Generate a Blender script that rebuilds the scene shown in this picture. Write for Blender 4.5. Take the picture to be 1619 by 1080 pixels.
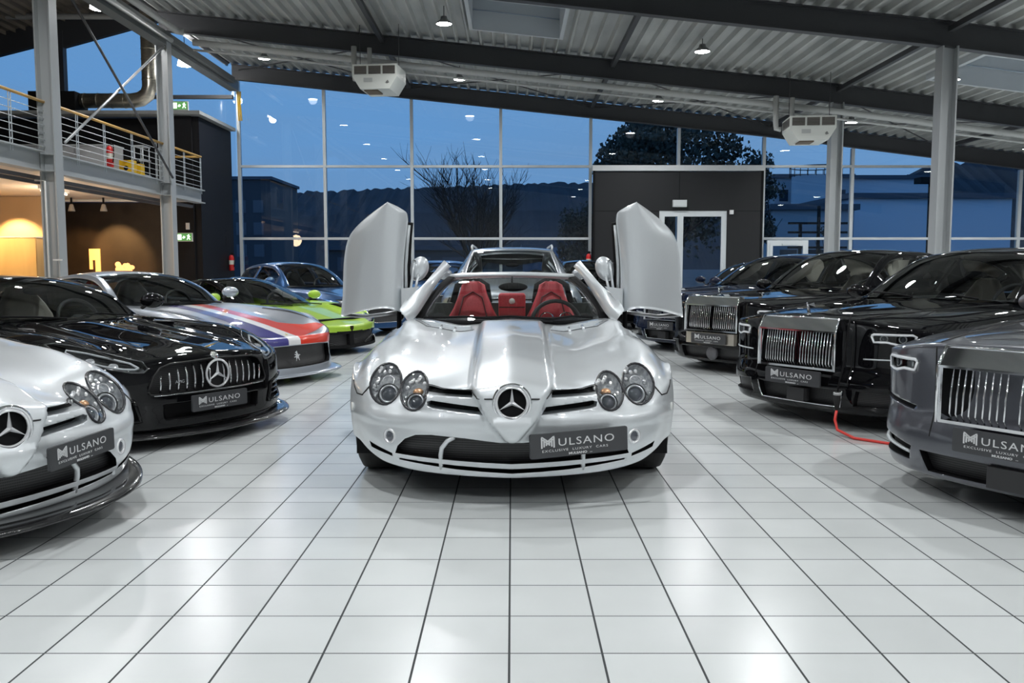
import bpy, bmesh, math, random
import numpy as np
from mathutils import Vector, Matrix
from mathutils.bvhtree import BVHTree
random.seed(7)
D = bpy.data; SC = bpy.context.scene; COL = SC.collection
PI = math.pi
for o in list(D.objects): D.objects.remove(o)

# ------------------------------------------------------------------ camera, world, lights, exposure
cam_d = D.cameras.new('camera'); cam = D.objects.new('camera', cam_d); COL.objects.link(cam); SC.camera = cam
cam_d.sensor_width = 36; cam_d.lens = 1374.0 * 36 / 1619; cam_d.clip_end = 2000
cam.location = (0, 0, 1.254); cam.rotation_euler = (PI / 2 - math.radians(4.97), 0, 0)
vs = SC.view_settings
vs.view_transform = 'Standard'; vs.look = 'None'; vs.gamma = 1; vs.use_curve_mapping = False
vs.exposure = 0.62

world = D.worlds.new('dusk'); SC.world = world; world.use_nodes = True
wn = world.node_tree.nodes; wl = world.node_tree.links; wn.clear()
wo = wn.new('ShaderNodeOutputWorld'); wb = wn.new('ShaderNodeBackground')
tc = wn.new('ShaderNodeTexCoord'); sp = wn.new('ShaderNodeSeparateXYZ'); cr = wn.new('ShaderNodeValToRGB')
mp = wn.new('ShaderNodeMapping'); mp.inputs['Scale'].default_value = (1.4, 1.4, 9.0)
nz = wn.new('ShaderNodeTexNoise'); nz.inputs['Scale'].default_value = 2.2; nz.inputs['Detail'].default_value = 5
ma = wn.new('ShaderNodeMath'); ma.operation = 'MULTIPLY_ADD'; ma.inputs[1].default_value = 0.30; ma.inputs[2].default_value = -0.15
ad = wn.new('ShaderNodeMath'); ad.operation = 'ADD'
wl.new(tc.outputs['Generated'], sp.inputs[0]); wl.new(tc.outputs['Generated'], mp.inputs[0]); wl.new(mp.outputs[0], nz.inputs['Vector'])
wl.new(nz.outputs[0], ma.inputs[0]); wl.new(sp.outputs['Z'], ad.inputs[0]); wl.new(ma.outputs[0], ad.inputs[1]); wl.new(ad.outputs[0], cr.inputs[0])
els = cr.color_ramp.elements
els[0].position = 0.0; els[0].color = (0.066, 0.128, 0.225, 1)
els[1].position = 0.6; els[1].color = (0.062, 0.158, 0.335, 1)
e = els.new(0.07); e.color = (0.078, 0.152, 0.27, 1)
e = els.new(0.20); e.color = (0.070, 0.160, 0.305, 1)
wl.new(cr.outputs[0], wb.inputs[0]); wb.inputs[1].default_value = 1.5
wl.new(wb.outputs[0], wo.inputs[0])

LAMP_POWER = 430.0
def zb(x):                       # underside of the rafters
    return 5.565 + .1047 * (8.4 - x) if x < 8.5 else 5.555 - .125 * (x - 8.5)

# ------------------------------------------------------------------ helpers
def prop(o, label=None, cat=None, group=None, kind=None):
    if label: o['label'] = label
    if cat: o['category'] = cat
    if group: o['group'] = group
    if kind: o['kind'] = kind
    return o
def empty(name, loc=(0, 0, 0), rz=0, label=None, cat=None, group=None):
    o = D.objects.new(name, None); COL.objects.link(o); o.location = loc; o.rotation_euler = (0, 0, rz)
    return prop(o, label, cat, group)
MATS = {}
def mat(name, col=(.8, .8, .8), rough=.5, metal=0, coat=0, emit=None, es=0, spec=.5, coat_rough=.03):
    if name in MATS: return MATS[name]
    m = D.materials.new(name); m.use_nodes = True; b = m.node_tree.nodes['Principled BSDF']
    b.inputs['Base Color'].default_value = (*col, 1); b.inputs['Roughness'].default_value = rough; b.inputs['Metallic'].default_value = metal
    b.inputs['Coat Weight'].default_value = coat; b.inputs['Coat Roughness'].default_value = coat_rough
    b.inputs['Specular IOR Level'].default_value = spec
    if emit: b.inputs['Emission Color'].default_value = (*emit, 1); b.inputs['Emission Strength'].default_value = es
    MATS[name] = m; return m
def nt(m): return m.node_tree.nodes, m.node_tree.links, m.node_tree.nodes['Principled BSDF']
def noisy(m, scale, c1, c2, detail=4, bump=0, sc=(1, 1, 1), rough=None):
    n, l, b = nt(m); t = n.new('ShaderNodeTexCoord'); mpg = n.new('ShaderNodeMapping'); mpg.inputs['Scale'].default_value = sc
    x = n.new('ShaderNodeTexNoise'); x.inputs['Scale'].default_value = scale; x.inputs['Detail'].default_value = detail
    r = n.new('ShaderNodeValToRGB'); r.color_ramp.elements[0].position = .3; r.color_ramp.elements[1].position = .7
    r.color_ramp.elements[0].color = (*c1, 1); r.color_ramp.elements[1].color = (*c2, 1)
    l.new(t.outputs['Object'], mpg.inputs[0]); l.new(mpg.outputs[0], x.inputs['Vector']); l.new(x.outputs[0], r.inputs[0]); l.new(r.outputs[0], b.inputs['Base Color'])
    if bump:
        bp = n.new('ShaderNodeBump'); bp.inputs['Strength'].default_value = bump; bp.inputs['Distance'].default_value = .01
        l.new(x.outputs[0], bp.inputs['Height']); l.new(bp.outputs[0], b.inputs['Normal'])
    if rough:
        mr = n.new('ShaderNodeMapRange'); mr.inputs[3].default_value = rough[0]; mr.inputs[4].default_value = rough[1]
        l.new(x.outputs[0], mr.inputs[0]); l.new(mr.outputs[0], b.inputs['Roughness'])
    return m
def glassmat(name, tint=(.8, .85, .88), ior=1.45, extra=0.0):
    if name in MATS: return MATS[name]
    m = D.materials.new(name); m.use_nodes = True; n = m.node_tree.nodes; l = m.node_tree.links; n.clear()
    o = n.new('ShaderNodeOutputMaterial'); mx = n.new('ShaderNodeMixShader'); t = n.new('ShaderNodeBsdfTransparent'); g = n.new('ShaderNodeBsdfGlossy')
    f = n.new('ShaderNodeFresnel'); f.inputs[0].default_value = ior; t.inputs[0].default_value = (*tint, 1); g.inputs['Roughness'].default_value = .0
    a = n.new('ShaderNodeMath'); a.operation = 'ADD'; a.inputs[1].default_value = extra; a.use_clamp = True
    l.new(f.outputs[0], a.inputs[0]); l.new(a.outputs[0], mx.inputs[0]); l.new(t.outputs[0], mx.inputs[1]); l.new(g.outputs[0], mx.inputs[2]); l.new(mx.outputs[0], o.inputs[0])
    MATS[name] = m; return m

def mesh_obj(name, verts, faces, mats, parent=None, fm=None, smooth=False):
    me = D.meshes.new(name); me.from_pydata([tuple(v) for v in verts], [], [tuple(f) for f in faces])
    if not isinstance(mats, (list, tuple)): mats = [mats]
    for m in mats: me.materials.append(m)
    if fm is not None: me.polygons.foreach_set('material_index', list(fm))
    if smooth: me.polygons.foreach_set('use_smooth', [True] * len(faces))
    me.validate(); me.update()
    o = D.objects.new(name, me); COL.objects.link(o)
    if parent: o.parent = parent
    return o
class MB:
    """collects shapes for one mesh"""
    def __init__(s): s.v = []; s.f = []; s.m = []; s.s = []
    def add(s, vs, fs, mi=0, sm=False):
        k = len(s.v); s.v += [tuple(v) for v in vs]; s.f += [tuple(i + k for i in f) for f in fs]; s.m += [mi] * len(fs); s.s += [sm] * len(fs); return s
    def box(s, c, d, mi=0, rot=None, taper=None):
        hx, hy, hz = d[0] / 2, d[1] / 2, d[2] / 2; vs = []
        for z in (-1, 1):
            for y in (-1, 1):
                for x in (-1, 1):
                    t = 1 if (taper is None or z < 0) else taper
                    v = Vector((x * hx * t, y * hy * t, z * hz))
                    if rot is not None: v = rot @ v
                    vs.append(v + Vector(c))
        return s.add(vs, [(0, 2, 3, 1), (4, 5, 7, 6), (0, 1, 5, 4), (2, 6, 7, 3), (0, 4, 6, 2), (1, 3, 7, 5)], mi)
    def bx(s, x0, x1, y0, y1, z0, z1, mi=0): return s.box(((x0 + x1) / 2, (y0 + y1) / 2, (z0 + z1) / 2), (x1 - x0, y1 - y0, z1 - z0), mi)
    def tube(s, pts, r, n=10, mi=0, cap=True, closed=False, rs=None, flat=1.0):
        P_ = [Vector(p) for p in pts]; m = len(P_); vs = []; up = None
        for i, p in enumerate(P_):
            if closed: t = P_[(i + 1) % m] - P_[i - 1]
            else: t = P_[min(i + 1, m - 1)] - P_[max(i - 1, 0)]
            t.normalize()
            if up is None: up = Vector((0, 0, 1)) if abs(t.z) < .9 else Vector((0, 1, 0))
            a = t.cross(up); a.normalize(); up = a.cross(t); up.normalize(); rr = rs[i] if rs else r
            for k in range(n):
                an = 2 * PI * k / n; vs.append(p + a * (math.cos(an) * rr) + up * (math.sin(an) * rr * flat))
        fs = []
        for i in range(m if closed else m - 1):
            j = (i + 1) % m
            for k in range(n): fs.append((i * n + k, i * n + (k + 1) % n, j * n + (k + 1) % n, j * n + k))
        if cap and not closed: fs += [tuple(range(n))[::-1], tuple((m - 1) * n + k for k in range(n))]
        return s.add(vs, fs, mi, True)
    def lathe(s, prof, c=(0, 0, 0), axis='z', n=24, mi=0, M=None):
        vs = []; m = len(prof)
        for r, h in prof:
            for k in range(n):
                a = 2 * PI * k / n; x, y = r * math.cos(a), r * math.sin(a)
                v = Vector((x, y, h)) if axis == 'z' else Vector((x, h, y)) if axis == 'y' else Vector((h, x, y))
                if M is not None: v = M @ v
                vs.append(v + Vector(c))
        fs = [(i * n + k, i * n + (k + 1) % n, (i + 1) * n + (k + 1) % n, (i + 1) * n + k) for i in range(m - 1) for k in range(n)]
        return s.add(vs, fs, mi, True)
    def ell(s, c, r, n=16, m=10, mi=0, rot=None, zmin=-1.0):
        vs = []; fs = []
        for i in range(m + 1):
            th = PI * i / m
            for k in range(n):
                a = 2 * PI * k / n; v = Vector((r[0] * math.sin(th) * math.cos(a), r[1] * math.sin(th) * math.sin(a), r[2] * max(zmin, math.cos(th))))
                if rot is not None: v = rot @ v
                vs.append(v + Vector(c))
        for i in range(m):
            for k in range(n): fs.append((i * n + k, i * n + (k + 1) % n, (i + 1) * n + (k + 1) % n, (i + 1) * n + k))
        return s.add(vs, fs, mi, True)
    def prism(s, poly, axis, a0, a1, mi=0):
        """poly in the two other axes, extruded a0..a1 along axis"""
        n = len(poly)
        def pt(p, a): return (a, p[0], p[1]) if axis == 'x' else (p[0], a, p[1]) if axis == 'y' else (p[0], p[1], a)
        vs = [pt(p, a0) for p in poly] + [pt(p, a1) for p in poly]
        fs = [tuple(range(n)), tuple(range(n, 2 * n))[::-1]] + [(i, i + n, (i + 1) % n + n, (i + 1) % n) for i in range(n)]
        return s.add(vs, fs, mi)
    def build(s, name, mats, parent=None, smooth=None):
        o = mesh_obj(name, s.v, s.f, mats, parent, s.m)
        sm = s.s if smooth is None else [smooth] * len(s.f)
        if len(o.data.polygons) == len(sm): o.data.polygons.foreach_set('use_smooth', sm)
        bm = bmesh.new(); bm.from_mesh(o.data); bmesh.ops.recalc_face_normals(bm, faces=bm.faces); bm.to_mesh(o.data); bm.free()
        return o
def struct(name, mb, mats, parent=None):
    o = mb.build(name, mats, parent)
    if parent is None: o['kind'] = 'structure'
    return o
def copy_tree(o, parent=None):
    c = o.copy(); COL.objects.link(c); c.parent = parent
    for ch in list(o.children): copy_tree(ch, c)
    return c
def rotm(ax, a): return Matrix.Rotation(a, 3, ax)
def euler(x, y, z): return (Matrix.Rotation(z, 3, 'Z') @ Matrix.Rotation(y, 3, 'Y') @ Matrix.Rotation(x, 3, 'X'))
def text_mesh(s, size, name, m, parent, M, ext=.0015, align='CENTER', sx=1.0, bold=0.0, spacing=1.0):
    cu = D.curves.new(name, 'FONT'); cu.body = s; cu.size = size; cu.align_x = align; cu.align_y = 'CENTER'; cu.extrude = ext; cu.offset = bold; cu.space_character = spacing; cu.resolution_u = 3
    t = D.objects.new(name + '_t', cu); COL.objects.link(t)
    me = D.meshes.new_from_object(t.evaluated_get(bpy.context.evaluated_depsgraph_get())) if False else t.to_mesh().copy()
    D.objects.remove(t); me.materials.clear(); me.materials.append(m); me.name = name
    me.transform(M @ Matrix.Diagonal((sx, 1, 1, 1))); o = D.objects.new(name, me); COL.objects.link(o); o.parent = parent
    return o

# ------------------------------------------------------------------ common materials
steel = mat('painted steel grey', (.40, .42, .43), .42)
steel_dk = mat('beam charcoal', (.045, .047, .052), .45)
alu = mat('aluminium profile', (.60, .64, .66), .35, .2)
black = mat('matt black', (.010, .010, .011), .7, spec=.15)
white = mat('white lacquer', (.75, .76, .76), .4)
chrome = mat('chrome', (.85, .86, .88), .06, 1)
rubber = mat('tyre rubber', (.012, .012, .012), .7)
red = mat('red lacquer', (.65, .02, .02), .35)
yellow = mat('yellow plastic', (.8, .5, .02), .4)
# ------------------------------------------------------------------ floor
fm_ = mat('glazed floor tiles', (.62, .635, .64), .16, spec=.45)
n, l, b = nt(fm_)
geo = n.new('ShaderNodeNewGeometry'); mp_ = n.new('ShaderNodeMapping'); T = .302
mp_.inputs['Location'].default_value = (.009 / T + 200, -2.725 / T + 200, 0); mp_.inputs['Scale'].default_value = (1 / T, 1 / T, 1)
sx = n.new('ShaderNodeSeparateXYZ'); l.new(geo.outputs['Position'], mp_.inputs[0]); l.new(mp_.outputs[0], sx.inputs[0])
def mth(op, a=None, b_=None, c=None, nn=None, ll=None):
    q = nn.new('ShaderNodeMath'); q.operation = op
    for i, v in enumerate((a, b_, c)):
        if v is None: continue
        if isinstance(v, (int, float)): q.inputs[i].default_value = v
        else: ll.new(v, q.inputs[i])
    return q.outputs[0]
def edge(o_, w):
    fr = mth('FRACT', o_, nn=n, ll=l); d = mth('MINIMUM', fr, mth('SUBTRACT', 1.0, fr, nn=n, ll=l), nn=n, ll=l)
    return mth('LESS_THAN', d, w, nn=n, ll=l)
gr = mth('MAXIMUM', edge(sx.outputs[0], .0125), edge(sx.outputs[1], .0095), nn=n, ll=l)
fl = n.new('ShaderNodeVectorMath'); fl.operation = 'FLOOR'; l.new(mp_.outputs[0], fl.inputs[0])
wn_ = n.new('ShaderNodeTexWhiteNoise'); l.new(fl.outputs[0], wn_.inputs['Vector'])
r1 = n.new('ShaderNodeMapRange'); r1.inputs[3].default_value = .93; r1.inputs[4].default_value = 1.04; l.new(wn_.outputs[0], r1.inputs[0])
ns = n.new('ShaderNodeTexNoise'); ns.inputs['Scale'].default_value = 3; ns.inputs['Detail'].default_value = 8; l.new(geo.outputs['Position'], ns.inputs['Vector'])
r2 = n.new('ShaderNodeMapRange'); r2.inputs[3].default_value = .94; r2.inputs[4].default_value = 1.04; l.new(ns.outputs[0], r2.inputs[0])
mm = mth('MULTIPLY', r1.outputs[0], r2.outputs[0], nn=n, ll=l)
mc = n.new('ShaderNodeVectorMath'); mc.operation = 'SCALE'; mc.inputs[0].default_value = (.60, .625, .625); l.new(mm, mc.inputs['Scale'])
mx = n.new('ShaderNodeMix'); mx.data_type = 'RGBA'; l.new(gr, mx.inputs[0]); l.new(mc.outputs[0], mx.inputs[6]); mx.inputs[7].default_value = (.035, .04, .042, 1)
l.new(mx.outputs[2], b.inputs['Base Color'])
rr = n.new('ShaderNodeMapRange'); rr.inputs[3].default_value = .16; rr.inputs[4].default_value = .30; l.new(ns.outputs[0], rr.inputs[0])
rg = mth('MAXIMUM', rr.outputs[0], mth('MULTIPLY', gr, .8, nn=n, ll=l), nn=n, ll=l); l.new(rg, b.inputs['Roughness'])
bp = n.new('ShaderNodeBump'); bp.inputs['Strength'].default_value = .25; bp.inputs['Distance'].default_value = .002; bp.invert = True; l.new(gr, bp.inputs['Height']); l.new(bp.outputs[0], b.inputs['Normal'])
struct('floor', MB().bx(-26, 20.3, -8, 29.75, -.15, 0), fm_)

# ------------------------------------------------------------------ roof: trapezoidal steel deck, rafters, columns
deckm = noisy(mat('galvanised deck', (.3, .3, .29), .45, .1), 2.0, (.34, .35, .34), (.52, .53, .51), 5, sc=(1, .25, 1))
def deck(x0, x1, zf, y0=-8, y1=29.9, pitch=.325, h=.11, holes=()):
    mb = MB(); x = x0; pts = []
    while x < x1:
        for dx, dz in ((0, 0), (.045, 0), (.085, h), (pitch - .04, h)): pts.append((x + dx, zf(x + dx) + dz))
        x += pitch
    ys = sorted(set([y0, y1] + [h_[k] for h_ in holes for k in (2, 3)]))
    for i in range(len(pts) - 1):
        a, c = pts[i], pts[i + 1]; xm = (a[0] + c[0]) / 2
        for j in range(len(ys) - 1):
            ym = (ys[j] + ys[j + 1]) / 2
            if any(h_[0] < xm < h_[1] and h_[2] < ym < h_[3] for h_ in holes): continue
            mb.add([(a[0], ys[j], a[1]), (c[0], ys[j], c[1]), (c[0], ys[j + 1], c[1]), (a[0], ys[j + 1], a[1])], [(0, 1, 2, 3)])
    return mb
SKY = [(-1.05, 1.25, 19.25, 21.9), (10.2, 14.0, 19.25, 21.9)]
zd = lambda x: zb(x) + .50
dk = deck(-9.6, 20.3, zd, holes=SKY)
top = MB()
def roof_slab(y0, y1, xs):
    for i in range(len(xs) - 1):
        a, c = xs[i], xs[i + 1]
        dk.add([(a, y0, zd(a) + .13), (c, y0, zd(c) + .13), (c, y1, zd(c) + .13), (a, y1, zd(a) + .13), (a, y0, zd(a) + .3), (c, y0, zd(c) + .3), (c, y1, zd(c) + .3), (a, y1, zd(a) + .3)], [(0, 3, 2, 1), (4, 5, 6, 7), (0, 1, 5, 4), (2, 3, 7, 6), (0, 4, 7, 3), (1, 2, 6, 5)])
roof_slab(-8, 19.25, [-9.6, 8.5, 20.3]); roof_slab(21.9, 29.9, [-9.6, 8.5, 20.3]); roof_slab(19.25, 21.9, [-9.6, -1.05]); roof_slab(19.25, 21.9, [1.25, 8.5, 10.2]); roof_slab(19.25, 21.9, [14.0, 20.3])
struct('ceiling', dk, deckm)
curb = mat('skylight curb', (.50, .53, .55), .5)
for (a, c, y0, y1), lab in zip(SKY, ('white framed rectangular roof skylight above the middle of the hall', 'white framed rectangular roof skylight at the right beside the lamp')):
    mb = MB(); z0, z1 = zd(a) - .03, zd(c) - .03; w = .09; H_ = .75
    def q(x0, x1, ya, yb):
        za = zd(x0) - .03; zc = zd(x1) - .03
        mb.add([(x0, ya, za), (x1, ya, zc), (x1, yb, zc), (x0, yb, za), (x0, ya, za + H_), (x1, ya, zc + H_), (x1, yb, zc + H_), (x0, yb, za + H_)], [(0, 3, 2, 1), (4, 5, 6, 7), (0, 1, 5, 4), (2, 3, 7, 6), (0, 4, 7, 3), (1, 2, 6, 5)])
    q(a, c, y0, y0 + w); q(a, c, y1 - w, y1); q(a, a + w, y0 + w, y1 - w); q(c - w, c, y0 + w, y1 - w)
    sk = mb.build('roof_skylight', curb); prop(sk, lab, 'skylight', 'roof skylights')
    mb = MB(); mb.add([(a, y0, z0 + H_), (c, y0, z1 + H_), (c, y1, z1 + H_), (a, y1, z0 + H_)], [(0, 1, 2, 3)])
    mb.tube([(a + w, y1 - w - .05, z0 + .45), (c - w, y1 - w - .05, z1 + .45)], .012, 6)
    mb.build('dome_lid', mat('skylight dome', (.35, .42, .5), .5), sk)

def beamI(p0, p1, w, h, mats, name='roof_beam', tf=.025):
    """I section from p0 to p1 (bottom centre line)"""
    a, c = Vector(p0), Vector(p1); t = (c - a).normalized(); up = Vector((0, 0, 1)); s = t.cross(up).normalized()
    mb = MB()
    def sl(s0, s1, u0, u1):
        vs = [q_ + s * ss + up * uu for q_ in (a, c) for ss, uu in ((s0, u0), (s1, u0), (s1, u1), (s0, u1))]
        mb.add(vs, [(0, 1, 2, 3), (7, 6, 5, 4), (0, 4, 5, 1), (1, 5, 6, 2), (2, 6, 7, 3), (3, 7, 4, 0)])
    sl(-w / 2, w / 2, 0, tf); sl(-w / 2, w / 2, h - tf, h); sl(-.008, .008, tf, h - tf)
    return mb.build(name, mats)
rows_y = [29.5, 23.5, 17.6, 11.6, 5.6, -.4]
names_y = ['above the rear glass wall', 'second from the rear glass wall', 'third from the rear glass wall', 'fourth from the rear glass wall', 'fifth from the rear glass wall', 'behind the camera']
for y, nm in zip(rows_y, names_y):
    o = beamI((-9.3, y, zb(-9.3)), (8.5, y, zb(8.5)), .2, .5, steel_dk, 'roof_rafter'); prop(o, 'dark sloping rafter, main hall, ' + nm, 'beam', 'roof rafters')
    o = beamI((8.5, y, zb(8.5)), (20.2, y, zb(20.2)), .2, .5, steel_dk, 'roof_rafter'); prop(o, 'dark sloping rafter right of the columns, ' + nm, 'beam', 'roof rafters')
def column(x, y, z1, lab, faces=1):
    mb = MB(); d, w, tf = .32, .30, .03
    mb.bx(x - d / 2, x - d / 2 + tf, y - w / 2, y + w / 2, 0, z1); mb.bx(x + d / 2 - tf, x + d / 2, y - w / 2, y + w / 2, 0, z1)
    mb.bx(x - d / 2 + tf, x + d / 2 - tf, y - .01, y + .01, 0, z1)
    if x < 0:
        for z in (3.12, 3.45): mb.bx(x - d / 2 + tf, x + d / 2 - tf, y - w / 2 + .01, y - .01, z, z + .025)
    o = mb.build('steel_column', steel); prop(o, lab, 'column', 'hall columns'); return o
for y, nm in ((17.6, 'nearer light grey steel column at the left beside the mezzanine stair rail'), (23.5, 'farther light grey steel column at the left below the crossed rods'), (11.6, 'light grey steel column left, outside the picture'), (5.6, 'light grey steel column left near the camera')):
    column(-9.2, y, zb(-9.2), nm)
for y, nm in ((17.6, 'tall light grey steel column at the right behind the black saloons'), (23.5, 'light grey steel column right of the white air heater'), (11.6, 'light grey steel column right, outside the picture'), (5.6, 'light grey steel column right near the camera')):
    column(8.6, y, zb(8.5), nm)
# struts between rafters, along the hall
for x in (-3.4, 2.65, 8.6, 14.3):
    for y0, y1 in ((23.5, 29.4), (17.6, 23.5), (11.6, 17.6)):
        z = zb(x) + .34; mb = MB().box((x, (y0 + y1) / 2, z), (.11, y1 - y0 - .2, .11)); o = mb.build('roof_strut', steel_dk)
        prop(o, 'dark roof strut between rafters, %s bay, %s' % ({23.5: 'rearmost', 17.6: 'middle', 11.6: 'nearest'}[y0], {-3.4: 'left of centre', 2.65: 'right of centre', 8.6: 'over the right columns', 14.3: 'far right'}[x]), 'strut', 'roof struts')
rod = mat('bracing rod', (.10, .10, .105), .4, .5); rodl = mat('bright rod', (.6, .62, .64), .35, .6)
for x0, x1, w_ in ((-3.4, 2.65, 'centre'), (8.6, 14.3, 'right'), (-9.0, -3.4, 'left'), (2.65, 8.6, 'right centre')):
    for s_, (ya, yb) in enumerate(((23.7, 29.3), (29.3, 23.7))):
        o = MB().tube([(x0, ya, zb(x0) + .3), (x1, yb, zb(x1) + .3)], .018, 6).build('roof_brace_rod', rod)
        prop(o, 'thin dark diagonal bracing rod under the rear roof bay, %s, leaning %s' % (w_, ('right', 'left')[s_]), 'rod', 'roof bracing rods')
# eaves gutter beam along the left column line, with pipe
mb = MB(); yy0, yy1 = -8, 29.4
o = MB().bx(-9.35, -9.05, yy0, yy1, 7.02, 7.32).bx(-9.04, -8.92, yy0, 28.6, 7.12, 7.30).build('eaves_beam', mat('eaves grey', (.14, .15, .15), .45)); prop(o, 'long dark eaves beam running back along the left columns', 'beam')
o = MB().tube([(-8.72, -8, 7.34), (-8.72, 23.2, 7.34), (-8.55, 23.25, 7.32)], .085, 12).tube([(-8.86, -8, 7.1), (-8.86, 23.2, 7.1)], .06, 10).build('heating_pipe', mat('pipe wrap', (.48, .49, .48), .35)); prop(o, 'pale insulated pipe running along the left eaves beam', 'pipe')
pts = [(x, 23.22, zb(x) - .26) for x in (-8.3, -7.2, -5, 0, 5, 8.6, 12, 16, 19.9)]
o = MB().tube(pts, .085, 12).tube([(a, y_ + .0, z_ - .19) for a, y_, z_ in pts], .03, 8).build('heating_pipe', mat('pipe wrap', (.48, .49, .48), .35)); prop(o, 'long white pipe crossing the hall below the second rafter', 'pipe')
# crossed rods left
for a, c, m_, lab in (((-8.98, 17.9, 6.9), (-8.98, 23.3, 3.58), rod, 'dark diagonal rod descending to the right between the left columns'), ((-9.06, 17.9, 3.75), (-9.06, 23.2, 6.95), rodl, 'bright diagonal rod rising to the right between the left columns')):
    o = MB().tube([a, c], .03, 8).build('cross_brace', m_); prop(o, lab, 'rod')

# ------------------------------------------------------------------ air heaters
heatw = mat('heater casing', (.70, .72, .68), .45)
def heater(x, y, z, lab):
    r = empty('air_heater', (x, y, z), math.radians(-6), lab, 'air heater', 'ceiling air heaters')
    mb = MB(); w, d, h = .56, .5, .56
    prof = [(-w, h / 2), (w, h / 2), (w, .02), (w * .62, -h / 2), (-w * .62, -h / 2), (-w, .02)]
    prof = [(-w, .30), (w, .30), (w, .0), (w * .66, -.30), (-w * .66, -.30), (-w, .0)]
    mb.prism(prof, 'y', -d, d); mb.build('casing', heatw, r)
    g = MB()
    for k in range(3):
        cx = -.36 + k * .36; g.bx(cx - .155, cx + .155, -d - .006, -d + .004, .06, .26)
    g.bx(-w - .006, -w + .01, -.4, .4, .06, .26); g.build('louvre_opening', mat('louvre dark', (.05, .045, .04), .5), r)
    g = MB()
    for k in range(3):
        cx = -.36 + k * .36
        for j in range(6): g.box((cx, -d - .012, .075 + j * .034), (.31, .018, .007), 0, rotm('X', .5))
    for j in range(6): g.box((-w - .012, 0, .075 + j * .034), (.018, .8, .007), 0, rotm('Y', .5))
    g.build('louvre_slats', mat('slat', (.32, .3, .28), .4, .5), r)
    MB().bx(-.28, -.06, -d - .006, -d + .002, -.13, -.03).build('rating_label', mat('label grey', (.45, .47, .46), .5), r)
    g = MB(); g.bx(-.3, .05, -.4, .1, -.33, -.3); g.build('outlet', mat('outlet brown', (.16, .12, .08), .5), r)
    g = MB().tube([(.3, -d - .01, -.14), (.33, -d - .012, -.10), (.36, -d - .01, -.15), (.31, -d - .01, -.16)], .012, 6, closed=True); g.build('maker_mark', mat('mark grey', (.2, .2, .2), .5), r)
    g = MB().tube([(-.62, .35, .1), (-.74, .35, .12), (-.76, .35, .3), (-.76, .35, .95)], .07, 10).tube([(-.35, .35, .28), (-.35, .35, .9)], .06, 10)
    g.build('feed_pipe', mat('pipe wrap', (.48, .49, .48), .35), r)
    for sx_ in (-.5, .5): MB().tube([(sx_, 0, .3), (sx_, 0, zb(x) + .52 - z)], .008, 6).build('hanger_rod', rod, r)
    return r
heater(-3.35, 22.5, 5.93, 'white air heater hanging left of centre over the rear of the hall')
heater(7.55, 22.5, 4.68, 'white air heater hanging at the right beside the column')

# ------------------------------------------------------------------ high bay lamps
lampglow = mat('lamp glow', (1, 1, 1), .5, emit=(1, .985, .96), es=40)
lx = [-7.4, -1.57, 4.4, 10.2, 15.6]; ly = [26.6, 20.6, 14.6, 8.6, 2.6, -3.4]
lxn = ['far left row', 'left centre row', 'right centre row', 'right row', 'far right row']; lyn = ['nearest the rear glass wall', 'second from the rear glass wall', 'third from the rear glass wall', 'fourth from the rear glass wall', 'fifth from the rear glass wall', 'behind the camera']
def hall_lamp(x, y, z, lab, power=LAMP_POWER):
    r = empty('hall_lamp', (x, y, z), 0, lab, 'lamp', 'round hall ceiling lamps')
    MB().lathe([(.0, .17), (.07, .17), (.09, .10), (.17, .04), (.185, 0), (.175, 0), (.15, .03), (0, .03)], n=20).build('housing', mat('lamp housing', (.25, .25, .26), .4, .6), r)
    MB().lathe([(0, .012), (.18, .012), (.18, .004), (0, .002)], n=20).build('diffuser', lampglow, r)
    MB().tube([(0, 0, .16), (0, 0, .5)], .01, 6).build('pendant_rod', rod, r)
    ld = D.lights.new('hall_lamp_light', 'SPOT'); ld.energy = power; ld.spot_size = math.radians(165); ld.spot_blend = .9; ld.shadow_soft_size = .16; ld.color = (.96, .985, 1)
    lo = D.objects.new('lamp_light', ld); COL.objects.link(lo); lo.location = (0, 0, -.03); lo.parent = r
for i, x in enumerate(lx):
    for j, y in enumerate(ly):
        hall_lamp(x, y, zb(x) + .2 if x < 14 else zb(x) + .1, 'round white roof lamp, %s, %s' % (lxn[i], lyn[j]), LAMP_POWER * (1.0))

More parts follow.
